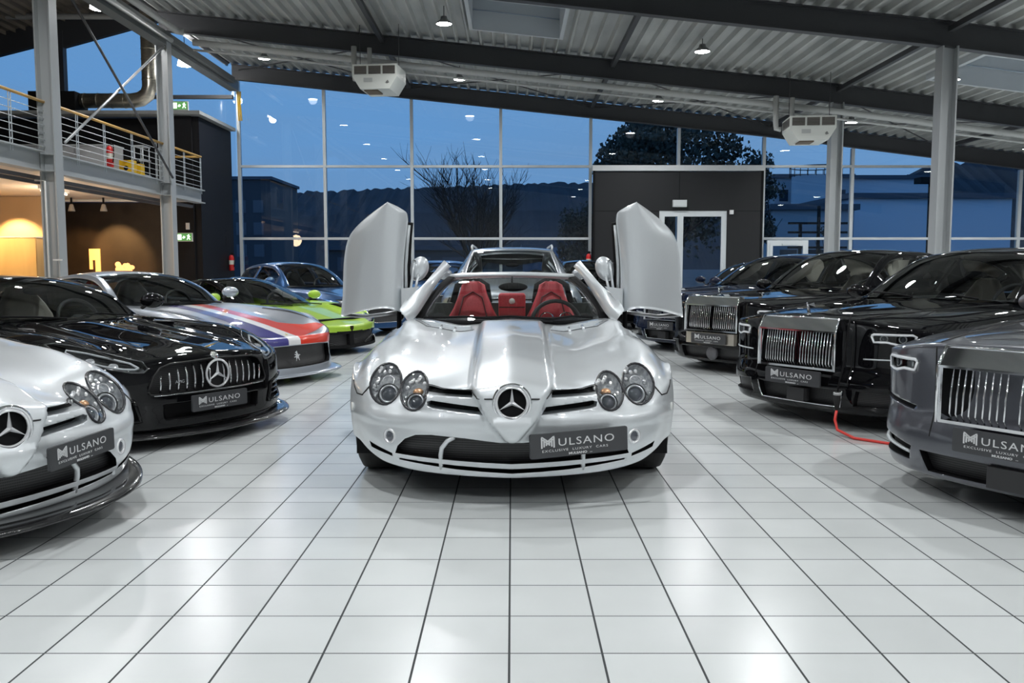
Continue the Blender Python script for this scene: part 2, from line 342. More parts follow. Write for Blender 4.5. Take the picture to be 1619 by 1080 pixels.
# ------------------------------------------------------------------ rear glass wall
MX = [-9.2, -6.32, -3.38, -.38, 2.65, 5.62, 8.5, 11.5, 14.4, 17.2, 20.2]
pane = glassmat('facade glass', (.90, .94, .96), 1.5)
YW = 29.7
TZ = [.0, 2.18, 4.60]
for i in range(len(MX) - 1):
    a, c = MX[i], MX[i + 1]; mb = MB(); zt = lambda x: zb(x) + .02
    w = .10
    mb.add([(a - w / 2, YW, 0), (a + w / 2, YW, 0), (a + w / 2, YW + .16, 0), (a - w / 2, YW + .16, 0)] + [(x, y, zt(a)) for x, y in ((a - w / 2, YW), (a + w / 2, YW), (a + w / 2, YW + .16), (a - w / 2, YW + .16))], [(0, 1, 5, 4), (1, 2, 6, 5), (2, 3, 7, 6), (3, 0, 4, 7), (4, 5, 6, 7)])
    dark = (2.6 < a < 8.4)
    for z in ([4.6] if dark else [.05, 2.18, 4.60] if a < 16 else [.05, 2.18]):
        if z < zt(c): mb.bx(a + w / 2, c - w / 2, YW + .01, YW + .13, z - .04, z + .04)
    o = struct('window_%d' % (i + 1), mb, alu)
    g = MB(); z0 = 4.64 if dark else 0.05
    g.add([(a + .03, YW + .07, z0), (c - .03, YW + .07, z0), (c - .03, YW + .07, zt(c)), (a + .03, YW + .07, zt(a)), (a + .03, YW + .08, z0), (c - .03, YW + .08, z0), (c - .03, YW + .08, zt(c)), (a + .03, YW + .08, zt(a))], [(0, 1, 2, 3), (7, 6, 5, 4), (0, 4, 5, 1), (2, 6, 7, 3), (0, 3, 7, 4), (1, 5, 6, 2)])
    g.build('pane', pane, o)
# dark wind lobby panel with glazed door
pan = mat('anthracite panel', (.019, .020, .022), .5, spec=.3)
mb = MB(); x0, x1 = 2.72, 8.42; zt_ = 4.40; dx0, dx1, dz = 4.95, 7.22, 3.1
mb.bx(x0, dx0, 29.45, 29.6, 0, zt_); mb.bx(dx1, x1, 29.45, 29.6, 0, zt_); mb.bx(dx0, dx1, 29.45, 29.6, dz, zt_)
mb.bx(x0, x0 + .06, 29.42, 29.62, 0, zt_ + .02, 1); mb.bx(x1 - .06, x1, 29.42, 29.62, 0, zt_ + .02, 1)
mb.bx(5.60, 5.62, 29.445, 29.46, dz + .4, zt_, 1); mb.bx(dx1, x1, 29.445, 29.46, 3.08, 3.10, 1); mb.bx(x0, dx0, 29.445, 29.46, 3.08, 3.10, 1)
struct('wall_lobby', mb, [pan, black])
struct('trim_1', MB().bx(x0 - .03, x1 + .03, 29.36, 29.62, zt_ + .02, zt_ + .20), mat('roller box', (.62, .64, .65), .4))
dwhite = mat('door frame white', (.62, .66, .68), .4)
def gdoor(name, xa, xb, z1, y, leaves, closer=False):
    mb = MB(); f = .09
    mb.bx(xa, xa + f, y, y + .1, 0, z1).bx(xb - f, xb, y, y + .1, 0, z1).bx(xa + f, xb - f, y, y + .1, z1 - f, z1)
    o = struct(name, mb, dwhite)
    n_ = len(leaves) - 1
    for k in range(n_):
        a, c = leaves[k], leaves[k + 1]; m_ = MB(); g = .10
        m_.bx(a, a + g, y - .02, y + .05, .02, z1 - f).bx(c - g, c, y - .02, y + .05, .02, z1 - f).bx(a + g, c - g, y - .02, y + .05, z1 - f - g, z1 - f).bx(a + g, c - g, y - .02, y + .05, .02, .2)
        lf = m_.build('door_leaf', dwhite, o); MB().bx(a + g, c - g, y + .01, y + .02, .2, z1 - f - g).build('door_pane', pane, lf)
    MB().tube([(leaves[-1] - .05, y - .04, .95), (leaves[-1] - .05, y - .08, .97), (leaves[-1] - .05, y - .08, 1.3), (leaves[-1] - .05, y - .04, 1.32)], .015, 6).build('door_handle', alu, o)
    return o
gdoor('door_1', dx0, dx1, dz, 29.47, [5.03, 5.66, 7.14])
o = gdoor('door_2', 8.62, 10.0, 2.12, 29.5, [8.7, 9.92]); MB().bx(9.1, 9.6, 29.4, 29.48, 1.94, 2.0).build('door_closer', alu, o)
o = MB().bx(5.38, 5.84, 29.3, 29.45, 3.22, 3.45).bx(5.40, 5.82, 29.285, 29.3, 3.25, 3.42).build('motion_sensor', mat('sensor white', (.6, .63, .64), .4)); prop(o, 'small white box above the glazed lobby door', 'sensor')
o = MB().bx(7.3, 7.42, 29.36, 29.45, 2.98, 3.12).build('door_contact', white); prop(o, 'tiny white box right of the glazed lobby door', 'sensor')
def extinguisher(x, y, z, lab, s=1.0, grp='fire extinguishers'):
    r = empty('fire_extinguisher', (x, y, z), 0, lab, 'fire extinguisher', grp)
    MB().lathe([(0, 0), (.075 * s, .0), (.085 * s, .02), (.085 * s, .42 * s), (.07 * s, .48 * s), (.03 * s, .52 * s), (0, .52 * s)], n=16).build('cylinder', red, r)
    MB().bx(-.02, .05 * s, -.02, .02, .52 * s, .60 * s).tube([(0.02, 0, .57 * s), (.11 * s, -.03, .54 * s), (.12 * s, -.05, .3 * s), (.10 * s, -.06, .12 * s)], .013, 6).build('valve_and_hose', black, r)
    MB().lathe([(.0865 * s, .2 * s), (.0865 * s, .34 * s)], n=16).build('label_band', mat('label cream', (.7, .68, .6), .5), r)
extinguisher(2.60, 29.6, 1.15, 'red fire extinguisher on the rear glass wall left of the dark lobby')
extinguisher(-9.32, 29.0, 1.1, 'red fire extinguisher at the rear left corner of the hall')
o = MB().bx(-9.62, -9.42, 28.8, 28.82, 2.0, 2.35).build('safety_sign', white); prop(o, 'small red and white fire extinguisher sign on the dark corner wall', 'sign')
MB().bx(-9.60, -9.44, 28.79, 28.80, 2.18, 2.33).build('red_field', red, o)

# side walls far right and behind the camera
wallg = mat('wall light grey', (.42, .43, .44), .6)
struct('wall_right', MB().bx(20.25, 20.45, -8, 29.9, 0, 4.6), wallg)
struct('wall_back', MB().bx(-26, 20.4, -8.2, -8, 0, 8.5), wallg)
# ------------------------------------------------------------------ mezzanine at the left
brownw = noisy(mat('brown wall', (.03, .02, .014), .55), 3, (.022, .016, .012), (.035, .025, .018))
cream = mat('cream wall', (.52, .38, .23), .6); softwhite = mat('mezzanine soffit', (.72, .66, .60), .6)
struct('wall_left', MB().bx(-26, -25.8, -8, 29.9, 0, 9), wallg)
# floor slab of the mezzanine with edge beam
mz = MB().bx(-25.8, -9.5, -8, 26.3, 3.16, 3.42)
o = mz.build('mezzanine_deck', softwhite); o['kind'] = 'structure'; o.name = 'ceiling_mezzanine'
eb = MB()
for ya, yb in ((-8, 17.42), (17.78, 23.33), (23.67, 26.4)):
    eb.bx(-9.36, -9.34, ya, yb, 3.14, 3.50); eb.bx(-9.5, -9.22, ya, yb, 3.12, 3.15); eb.bx(-9.5, -9.22, ya, yb, 3.49, 3.52)
o = eb.build('mezzanine_edge_beam', steel); prop(o, 'light grey steel edge beam carrying the mezzanine walkway', 'beam')
o = MB().bx(-9.62, -9.52, -8, 26.2, 2.98, 3.06).bx(-9.75, -9.7, -8, 25, 2.92, 3.0).build('cable_tray', mat('tray dark', (.12, .12, .13), .5)); prop(o, 'dark cable tray hanging under the mezzanine edge', 'cable tray')
# railing
rail = empty('mezzanine_railing', (-9.3, 17, 3.5), 0, 'cable railing with wooden handrail along the mezzanine edge', 'railing')
def RL(p): return (p[0] + 9.3, p[1] - 17, p[2] - 3.5)
MB().tube([RL((-9.3, -8, 4.5)), RL((-9.3, 26.35, 4.5))], .032, 8).tube([RL((-9.3, 26.35, 4.5)), RL((-10.5, 26.35, 4.5))], .032, 8).build('handrail', mat('oiled ash handrail', (.62, .36, .08), .4), rail)
wires = MB()
for k in range(6): z = 3.62 + k * .14; wires.tube([RL((-9.3, -8, z)), RL((-9.3, 26.35, z))], .008, 5)
wires.build('wire_rope', alu, rail)
for y in [26.3, 25.0, 23.05, 21.6, 20.15, 18.9, 16.4, 14.9, 13.4, 11.9, 10.4]:
    p = RL((-9.3, y, 3.5)); m_ = MB().bx(p[0] - .005, p[0] + .005, p[1] - .05, p[1] - .03, -.1, .98).bx(p[0] - .005, p[0] + .005, p[1] + .03, p[1] + .05, -.1, .98)
    for k in range(6): m_.box((p[0], p[1], .12 + k * .14), (.02, .07, .03))
    m_.build('baluster', alu, rail)
# dark box volume at the rear left
dkw = mat('black cladding', (.010, .010, .012), .6, spec=.2)
mb = MB(); mb.bx(-9.62, -9.42, 26.6, 29.6, 0, 5.72); mb.bx(-10.15, -9.62, 26.5, 26.7, 0, 5.72)
struct('wall_corner', mb, dkw)
struct('wall_mezzanine', MB().bx(-25.8, -10.15, 26.75, 26.9, 3.42, 5.70), black)
struct('wall_upper', MB().bx(-9.55, -9.4, -8, 29.6, 7.95, 10.4), steel_dk)
struct('ceiling_box', MB().bx(-25.8, -9.25, 26.2, 29.6, 5.74, 5.84), mat('box roof edge', (.35, .36, .35), .5))
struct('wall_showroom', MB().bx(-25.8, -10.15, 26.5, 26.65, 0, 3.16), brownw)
# left roof (slopes the other way) and its high windows
zl = lambda x: 9.45 + (x + 12.5) * .22
mb = MB(); mb.add([(-26, -8, zl(-26) + .55), (-9.4, -8, zl(-9.4) + .4), (-9.4, 29.9, zl(-9.4) + .4), (-26, 29.9, zl(-26) + .55), (-26, -8, zl(-26) + .8), (-9.4, -8, zl(-9.4) + .7), (-9.4, 29.9, zl(-9.4) + .7), (-26, 29.9, zl(-26) + .8)], [(0, 3, 2, 1), (4, 5, 6, 7), (0, 1, 5, 4), (2, 3, 7, 6), (0, 4, 7, 3), (1, 2, 6, 5)])
x = -26
while x < -9.5:
    z = zl(x) + .42; mb.box((x, 10.9, z), (.06, 38, .14)); x += .33
o = struct('ceiling_left', mb, noisy(mat('timber deck', (.2, .17, .13), .6), 4, (.10, .085, .065), (.20, .17, .14), sc=(1, .2, 1)))
fr = MB()
for a, c in ((-26, -15.6), (-15.6, -9.35)):
    fr.add([(a, 29.5, zl(a) - .5), (c, 29.5, zl(c) - .22), (c, 29.5, zl(c) + .7), (a, 29.5, zl(a) + .7), (a, 29.7, zl(a) - .5), (c, 29.7, zl(c) - .22), (c, 29.7, zl(c) + .7), (a, 29.7, zl(a) + .7)], [(0, 1, 2, 3), (7, 6, 5, 4), (0, 4, 5, 1), (2, 6, 7, 3), (0, 3, 7, 4), (1, 5, 6, 2)])
fr.bx(-15.25, -14.85, 29.45, 29.7, 3.4, 9.0); fr.bx(-12.4, -9.3, 29.5, 29.62, 6.80, 6.92)
struct('window_11', fr, steel_dk); MB().bx(-25.8, -9.3, 29.72, 29.73, 3.4, 9.9).build('pane', pane, D.objects['window_11'])
o = MB().tube([(-26, 28.4, 9.15), (-9.6, 28.4, 9.15)], .09, 10).build('roof_tube', mat('tube grey', (.22, .22, .21), .5)); prop(o, 'round grey steel tube below the left roof', 'pipe')
o = MB().box((-12.75, 21.5, 7.35), (.14, .14, 3.6), 0, euler(0, .75, 0)).build('roof_brace', mat('tube grey', (.22, .22, .21), .5)); prop(o, 'diagonal grey roof brace at the top left corner', 'brace')
# ventilation duct
ductm = noisy(mat('spiral duct', (.6, .55, .45), .28, .9), 6, (.45, .42, .36), (.66, .62, .52), sc=(1, 1, 4))
pts = [(-10.85, 26.6, 9.6), (-10.85, 26.6, 6.6), (-10.93, 26.6, 6.38), (-11.13, 26.6, 6.24), (-11.4, 26.6, 6.19), (-12.9, 26.6, 6.19)]
dct = MB().tube(pts, .22, 18); 
for z in (6.8, 7.1, 7.4, 7.7, 8.0, 8.3): dct.tube([(-10.85, 26.6, z - .01), (-10.85, 26.6, z + .01)], .23, 18)
for x in (-11.6, -12.0, -12.4, -12.8): dct.tube([(x - .01, 26.6, 6.19), (x + .01, 26.6, 6.19)], .23, 18)
o = dct.build('ventilation_duct', ductm); prop(o, 'bright metal ventilation duct with elbow above the dark box', 'duct')
o = MB().bx(-14.3, -12.92, 26.2, 27.0, 5.85, 6.4).build('ventilation_unit', black); prop(o, 'black ventilation box at the left end of the duct', 'ventilation unit')
# pendant bell lamps in the left part
bellm = mat('bell lamp glow', (1, 1, 1), .4, emit=(1, .97, .93), es=9)
for x, y, z, lab in ((-10.15, 22.0, 7.55, 'glowing white bell lamp at the top left under the timber roof'), (-10.0, 27.2, 7.35, 'glowing white bell lamp behind the farther left column')):
    r = empty('bell_lamp', (x, y, z), 0, lab, 'lamp', 'bell lamps')
    MB().lathe([(.05, .34), (.12, .32), (.17, .22), (.21, .08), (.22, 0)], n=20).build('lamp_shade', bellm, r)
    MB().tube([(0, 0, .33), (0, 0, 2.6)], .012, 6).build('cord', black, r)
    ld = D.lights.new('bell_light', 'POINT'); ld.energy = 60; ld.shadow_soft_size = .15; lo = D.objects.new('lamp_light', ld); COL.objects.link(lo); lo.location = (0, 0, -.1); lo.parent = r
# exit signs
green = mat('exit sign green', (.02, .12, .03), .5, emit=(.10, .30, .08), es=.6); signw = mat('exit sign pictogram', (1, 1, 1), .5, emit=(.8, 1, .8), es=1.3)
def exitsign(x, y, z, lab, rz=0):
    r = empty('exit_sign', (x, y, z), rz, lab, 'exit sign', 'green exit signs')
    MB().bx(-.26, .26, .0, .07, -.13, .13).build('housing', white, r); MB().bx(-.24, .24, -.01, 0, -.11, .11).build('sign_face', green, r)
    g = MB().bx(-.19, -.06, -.016, -.01, -.08, .08)                                     # door field
    g.prism([(-.035, -.02), (.01, -.05), (.01, -.022), (.05, -.022), (.05, .022), (.01, .022), (.01, .05)], 'y', -.016, -.01)   # arrow
    g.lathe([(0, -.016), (.02, -.016), (.02, -.01)], (.155, 0, .065), 'y', 10); g.box((.15, -.013, .02), (.035, .006, .07), 0, rotm('Y', .25)); g.box((.175, -.013, -.04), (.022, .006, .08), 0, rotm('Y', -.5)); g.box((.125, -.013, -.04), (.022, .006, .08), 0, rotm('Y', .5)); g.box((.155, -.013, .03), (.10, .006, .018), 0, rotm('Y', .3))
    g.build('running_figure_pictogram', signw, r)
exitsign(-9.85, 26.22, 5.98, 'green exit sign standing on the roof edge of the dark box')
exitsign(-9.92, 26.43, 2.12, 'green exit sign below the mezzanine on the dark wall')
# things on the mezzanine
def cabinet(name, x0, x1, y0, y1, z0, z1, m_, lab, cat):
    r = empty(name, ((x0 + x1) / 2, (y0 + y1) / 2, z0), 0, lab, cat); w = (x1 - x0) / 2; d = (y1 - y0) / 2; h = z1 - z0
    MB().bx(-w, w, -d, d, 0, h - .03).build('body', m_, r); MB().bx(-w - .02, w + .02, -d - .02, d + .02, h - .03, h).build('top', mat('cabinet top', (.5, .52, .53), .4), r)
    k = max(2, int(w / .45))
    for i in range(k): a = -w + 2 * w * i / k; MB().bx(a + .015, a + 2 * w / k - .015, -d - .02, -d, .04, h - .06).build('cabinet_door', m_, r)
cabinet('sideboard', -12.9, -10.05, 22.2, 22.8, 3.43, 4.30, mat('cabinet grey', (.42, .43, .44), .5), 'long light grey cabinet behind the mezzanine railing', 'cabinet')
cabinet('sideboard', -18.2, -12.6, 17.0, 18.0, 3.43, 4.12, mat('cabinet dark', (.03, .03, .035), .4), 'low dark cabinet behind the left end of the railing', 'cabinet')
extinguisher(-9.85, 21.6, 3.66, 'red fire extinguisher behind the mezzanine railing', 1.0)
for dx, dz_, s_ in ((0, 0, 1), (.42, -.02, .9)):
    r = empty('tool_case', (-9.72 + dx * .1, 22.3 + dx * .9, 3.43), 0, ('yellow plastic case on the mezzanine beside the red extinguisher', 'yellow plastic case on the mezzanine next to the far column')[dx > 0], 'case', 'yellow cases')
    MB().bx(-.17, .17, -.12, .12, 0, .48 * s_).build('case_body', yellow, r); MB().tube([(-.08, 0, .47 * s_), (-.08, 0, .54), (.08, 0, .54), (.08, 0, .47 * s_)], .015, 6).build('handle', black, r); MB().lathe([(0, 0), (.06, 0)], (.0, -.125, .28), 'y', 12).build('round_cap', black, r)
r = empty('service_trolley', (-9.78, 23.3, 3.43), 0, 'small grey metal trolley with tubes on the mezzanine', 'trolley')
for i in (-.22, .22):
    for j in (-.2, .2): MB().tube([(i * .5, j, 0), (i * .5, j, .95)], .015, 6).build('post', alu, r)
for z in (.2, .6, .95): MB().bx(-.14, .14, -.24, .24, z, z + .02).build('shelf', alu, r)
# showroom below: cream lit partition, spots, displays
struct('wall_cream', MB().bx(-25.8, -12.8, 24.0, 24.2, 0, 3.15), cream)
cabinet('display_counter', -17.0, -11.75, 21.6, 22.4, 0, 1.98, noisy(mat('oak veneer', (.5, .36, .16), .4), 2, (.42, .30, .14), (.55, .40, .2), sc=(1, 1, .2)), 'tall light wood partition cabinet lit from above at the left', 'partition')
def spotlamp(x, y, z, lab, tgt, power, col=(1, .55, .2), size=50):
    r = empty('track_spotlight', (x, y, z), 0, lab, 'spotlight', 'spotlights under the mezzanine')
    MB().lathe([(.03, .12), (.05, .1), (.09, -.05), (.095, -.08), (.07, -.06), (0, -.04)], n=14).build('lamp_head', mat('spot grey', (.45, .42, .38), .4), r)
    MB().bx(-.02, .02, -.02, .02, .1, .3).build('mount', black, r)
    ld = D.lights.new('spot', 'SPOT'); ld.energy = power; ld.color = col; ld.spot_size = math.radians(size); ld.spot_blend = .6; ld.shadow_soft_size = .05
    lo = D.objects.new('lamp_light', ld); COL.objects.link(lo); lo.parent = r; lo.location = (0, 0, -.1)
    v = Vector(tgt) - Vector((x, y, z - .1)); lo.rotation_euler = v.to_track_quat('-Z', 'Y').to_euler()
spotlamp(-12.35, 24.6, 2.86, 'left of the two grey spotlights under the mezzanine', (-11.9, 26.5, 1.6), 260)
spotlamp(-11.45, 24.6, 2.86, 'right of the two grey spotlights under the mezzanine', (-13.2, 26.5, 1.2), 260)
spotlamp(-13.6, 23.0, 2.75, 'grey spotlight over the light wood partition', (-13.5, 24, 1.7), 300, (1, .62, .25), 80)
spotlamp(-12.7, 20.6, 2.75, 'grey spotlight in front of the light wood partition', (-12.4, 21.6, 1.5), 220, (1, .62, .25), 70)
o = MB().bx(-13.4, -10.6, 24.75, 24.82, 3.06, 3.12).build('lighting_track', alu); prop(o, 'thin white lighting track under the mezzanine', 'track')
for x, y in ((-21, 20.0), (-14.5, 18.6), (-11.2, 21.5), (-11.5, 13)):  # modelled on the tube under the beam, added as soffit fill light
    r = empty('fill_tube_lamp', (x, y, 3.0), 0, 'white tube lamp added to light the mezzanine underside, %s' % {-21: 'deep in the showroom', -14.5: 'behind the nearer column', -11.2: 'between the columns', -11.5: 'left of the picture'}[x], 'lamp', 'fill tube lamps under the mezzanine')
    MB().bx(-.05, .05, -.65, .65, .08, .16).build('housing', white, r); MB().tube([(0, -.6, .04), (0, .6, .04)], .02, 8).build('tube', mat('tube glow', (1, 1, 1), .5, emit=(1, .8, .6), es=5), r)
    ld = D.lights.new('fill_tube_light', 'POINT'); ld.energy = 50; ld.color = (1, .70, .44); ld.shadow_soft_size = .3; lo = D.objects.new('lamp_light', ld); COL.objects.link(lo); lo.parent = r; lo.location = (0, 0, -.4)
r = empty('lit_display', (-12.65, 26.5, 1.15), 0, 'orange lit display on the dark wall with its glow built in', 'light')
MB().bx(-.16, .16, -.05, 0, .28, .62).bx(.02, .16, -.05, 0, -.4, .28).bx(-.16, -.08, -.05, 0, .0, .28).build('display_glow', mat('orange glow', (.9, .5, .15), .5, emit=(1, .42, .10), es=1.2), r)  # lit display opening; its light is put in as a glowing panel
r = empty('lamp_sculpture', (-11.55, 25.9, .9), 0, 'glowing orange ragged table lamp in front of the dark wall', 'lamp')
g = MB(); rnd = random.Random(3)
for k in range(14): g.ell((rnd.uniform(-.28, .28), rnd.uniform(-.05, .05), .28 + rnd.uniform(-.12, .12)), (.09, .05, rnd.uniform(.05, .12)), 8, 6)
g.build('shade', mat('flower glow', (.9, .5, .2), .6, emit=(1, .45, .16), es=1.1), r); MB().tube([(0, 0, -.9), (0, 0, .2)], .03, 8).build('stand', black, r)
r = empty('wall_switch', (-9.80, 26.44, 2.45), 0, 'small white switch box on the black corner pillar', 'switch'); MB().bx(-.05, .05, 0, .05, -.1, .1).build('cover', white, r)
# cable on nearer column, yellow chain in rear corner
o = MB().tube([(-9.25, 17.42, .2), (-9.25, 17.42, 2.93), (-9.45, 17.42, 2.95)], .022, 8).bx(-9.16, -8.98, 17.41, 17.44, 1.36, 1.39).build('white_conduit', white); prop(o, 'white conduit fixed to the nearer left column', 'conduit')
g = MB()
for k in range(3):
    g.tube([(-8.98 - .05 * k, 29.35, 7.0), (-9.0 - .04 * k, 29.36, 6.6), (-8.96 - .05 * k, 29.35, 6.05)], .02, 6)
o = g.build('yellow_cable_bundle', yellow); prop(o, 'yellow cable bundle hanging in the rear left corner', 'cable')
# ------------------------------------------------------------------ outside
o = MB().bx(-300, 300, 30.2, 600, -.4, -.1).build('ground', noisy(mat('asphalt', (.03, .035, .045), .8), .2, (.02, .025, .03), (.045, .05, .06))); o['kind'] = 'structure'; o.name = 'floor_outside'
def hill(name, y, xs, lab, m_, jag, dpt=90):
    rnd = random.Random(len(xs)); mb = MB(); P_ = []
    for i in range(len(xs) - 1):
        (a, za), (c, zc_) = xs[i], xs[i + 1]; n_ = max(2, int(abs(c - a) / 1.6))
        for k in range(n_): t = k / n_; P_.append((a + (c - a) * t, za + (zc_ - za) * (3 * t * t - 2 * t ** 3) + rnd.uniform(0, jag)))
    P_.append(xs[-1]); n_ = len(P_); vs = []
    for d_, f in ((0, 0), (dpt * .55, .62), (dpt, 1), (dpt + 60, .8)): vs += [(x, y - dpt + d_, z * f if f else -1) for x, z in P_]
    fs = [(r * n_ + i, r * n_ + i + 1, (r + 1) * n_ + i + 1, (r + 1) * n_ + i) for r in range(3) for i in range(n_ - 1)]
    mb.add(vs, fs); o = mb.build(name, m_); prop(o, lab, 'hill'); return o
hm = noisy(mat('wooded hill', (.02, .03, .045), .9), .15, (.007, .011, .019), (.018, .026, .038), 8)
hill('wooded_hill', 420, [(-330, 28), (-130, 34), (-90, 36), (-45, 37.5), (-10, 39), (30, 40), (55, 38), (90, 34)], 'dark wooded hill on the horizon behind the left and middle windows', hm, 1.5)
hill('wooded_hill', 330, [(95, 14), (125, 22), (140, 32), (160, 38), (200, 42), (260, 40), (330, 30)], 'dark wooded hillside behind the pale warehouse at the right', hm, 2.2, 60)
def building(name, x0, x1, y0, y1, z1, m_, lab, wins=(), roofh=.4, wm=None):
    r = empty(name, ((x0 + x1) / 2, (y0 + y1) / 2, 0), 0, lab, 'building'); cx, cy = (x0 + x1) / 2, (y0 + y1) / 2
    MB().bx(x0 - cx, x1 - cx, y0 - cy, y1 - cy, -.1, z1).build('wall', m_, r); MB().bx(x0 - cx - .3, x1 - cx + .3, y0 - cy - .3, y1 - cy + .3, z1, z1 + roofh).build('roof', mat('flat roof', (.05, .07, .10), .7), r)
    for a, c, z0_, z1_ in wins: MB().bx(a - cx, c - cx, y0 - cy - .05, y0 - cy, z0_, z1_).build('window', wm or mat('far window', (.02, .03, .05), .2), r)
    return r
pale = mat('pale hall cladding', (.42, .50, .60), .6); pale2 = mat('grey blue facade', (.26, .32, .38), .6); dkb = mat('dark facade', (.035, .045, .06), .7)
building('warehouse', 25.5, 37.6, 66, 85, 6.3, mat('warehouse cladding', (.46, .55, .66), .6), 'pale blue windowless warehouse beyond the right windows')
building('factory_hall', 27.5, 35.5, 92, 110, 10.4, pale2, 'grey factory hall left behind the warehouse', [(28 + 1.5 * k, 28.9 + 1.5 * k, 8.0, 9.2) for k in range(5)])
building('factory_hall', 36.2, 47, 95, 110, 10.6, pale, 'pale long hall with dark roof behind the warehouse at the right')
building('office_block', 18.5, 24.2, 62, 75, 5.2, pale2, 'bluish building with pipes seen right of the lobby', [(19 + 2 * k, 20.2 + 2 * k, 1, 2.4) for k in range(3)])
building('apartment_block', -46, -33, 120, 135, 13, dkb, 'dim apartment block left of the first mullion on the hill foot', [(-45 + 2.4 * i, -43.6 + 2.4 * i, 2.5 + 3 * j, 4.2 + 3 * j) for i in range(5) for j in range(3)], wm=mat('dim window', (.06, .08, .11), .3))
building('low_shop', 1.5, 12, 110, 122, 3.6, mat('blue lit fascia', (.10, .2, .35), .5), 'low blue fronted shop beyond the centre windows')
building('low_shed', -16, -3, 75, 85, 2.6, dkb, 'low dark shed beyond the middle windows', [(-15 + 3 * k, -13 + 3 * k, .8, 2) for k in range(4)], wm=mat('dim window', (.06, .08, .11), .3))
# pipe rack and chimneys
r = empty('pipe_rack', (20.5, 58, 0), 0, 'dark pipe rack tower standing by the bluish building', 'pipe rack'); g = MB()
for x in (-1.4, -.2, .9): g.tube([(x, 0, 0), (x, 0, 5.4 + x)], .12, 8)
for z in (1.4, 2.4, 3.4, 4.0): g.bx(-2.2, 2.0, -.1, .1, z, z + .14)
g.build('rack_frame', black, r)
o = MB().tube([(13.5 * 1.62, 46, 0), (13.5 * 1.62, 46, 5.7)], .09, 8).bx(21.2, 22.6, 45.6, 46.4, 5.55, 5.85).build('street_lamp', black); prop(o, 'unlit street lamp with flat head beyond the right windows', 'street lamp')
r = empty('water_tank_tower', (30.5, 88.4, 0), 0, 'round tank with railing behind the grey factory hall', 'tank'); MB().lathe([(2.3, 0), (2.3, 10.2), (0, 10.4)], n=20).build('tank', pale2, r)
g = MB(); g.tube([(2.5 * math.cos(2 * PI * k / 20), 2.5 * math.sin(2 * PI * k / 20), 11.1) for k in range(20)], .05, 5, closed=True)
for k in range(20): g.tube([(2.5 * math.cos(2 * PI * k / 20), 2.5 * math.sin(2 * PI * k / 20), 10.1), (2.5 * math.cos(2 * PI * k / 20), 2.5 * math.sin(2 * PI * k / 20), 11.1)], .04, 4)
g.build('railing', black, r)
# trees
barkm = mat('bark', (.012, .012, .014), .9); leafm = noisy(mat('leaf', (.014, .026, .02), .7), 1.5, (.008, .016, .014), (.022, .036, .028))
def tree(x, y, h, w, lab, leaves, seed, bare=False, trunk=.25, base=.25, shape=1.0):
    rnd = random.Random(seed); r = empty('bare_tree' if bare else 'leafy_tree', (x, y, -.1), 0, lab, 'tree'); g = MB(); tips = []
    def grow(p, d, L, rad, lv):
        n_ = 4; pts = [p]; q = Vector(p); dd = Vector(d)
        for k in range(n_):
            dd = (dd + Vector((rnd.uniform(-.16, .16), rnd.uniform(-.16, .16), rnd.uniform(-.03, .14)))).normalized(); q = q + dd * (L / n_); pts.append(q.copy())
        g.tube(pts, rad, 4 if bare else 5, rs=[rad * (1 - .55 * i / n_) for i in range(n_ + 1)])
        tips.extend(pts[1:])
        if lv > 0:
            for k in range(5 if lv > 1 else 4):
                i = rnd.randint(1, n_); a = rnd.uniform(0, 2 * PI); s_ = rnd.uniform(.45, .85); nd = (dd + Vector((math.cos(a) * s_, math.sin(a) * s_, rnd.uniform(-.05, .3)))).normalized()
                grow(pts[i], nd, L * rnd.uniform(.55, .75), rad * .5, lv - 1)
    grow(Vector((0, 0, 0)), Vector((0, 0, 1)), h * base, trunk, 0)
    top_ = tips[-1]; 
    for k in range(11 if bare else 6):
        a = 2 * PI * k / (11 if bare else 7) + rnd.uniform(-.3, .3); s_ = w / h * rnd.uniform(.5, 1.3)
        grow(top_ - Vector((0, 0, rnd.uniform(0, h * base * .4))), Vector((math.cos(a) * s_, math.sin(a) * s_, 1)).normalized(), h * (1 - base) * .45, trunk * .55, 3 if bare else 1)
    g.build('trunk', barkm, r)
    if not bare:
        f = MB(); cz = h * (base + (1 - base) * .5); blobs = []
        for k in range(26):
            a = rnd.uniform(0, 2 * PI); rr_ = w / 2 * math.sqrt(rnd.random()) * .8; t = rnd.uniform(-1, 1); blobs.append(((rr_ * math.cos(a)) * math.sqrt(1 - t * t * .8), rr_ * math.sin(a), cz + t * h * (1 - base) * .42, rnd.uniform(.14, .24) * w))
        for k in range(leaves):
            b_ = blobs[rnd.randrange(len(blobs))]; u = Vector((rnd.gauss(0, 1), rnd.gauss(0, 1), rnd.gauss(0, 1))).normalized() * b_[3] * rnd.random() ** .4
            c_ = Vector(b_[:3]) + u; R_ = euler(rnd.uniform(0, 6), rnd.uniform(0, 6), rnd.uniform(0, 6)); s_ = rnd.uniform(.07, .13) * (w / 7) ** .3
            f.add([c_ + R_ @ Vector((-s_, -s_ * .6, 0)), c_ + R_ @ Vector((s_, -s_ * .6, .02)), c_ + R_ @ Vector((s_ * .9, s_ * .6, 0)), c_ + R_ @ Vector((-s_ * .6, s_ * .7, .03))], [(0, 1, 2, 3)])
        f.build('foliage', leafm, r)
tree(-2.0, 46, 8.2, 4.8, 'bare dark tree with upright branches seen through the middle windows', 0, 5, True, .16, .14)
tree(7.8, 43, 9.1, 7.8, 'large dark leafy tree rising above the anthracite lobby', 11000, 11, False, .3, .25)
tree(4.2, 52, 4.8, 3.2, 'small dark leafy tree left of the anthracite lobby', 4500, 12, False, .15, .15)
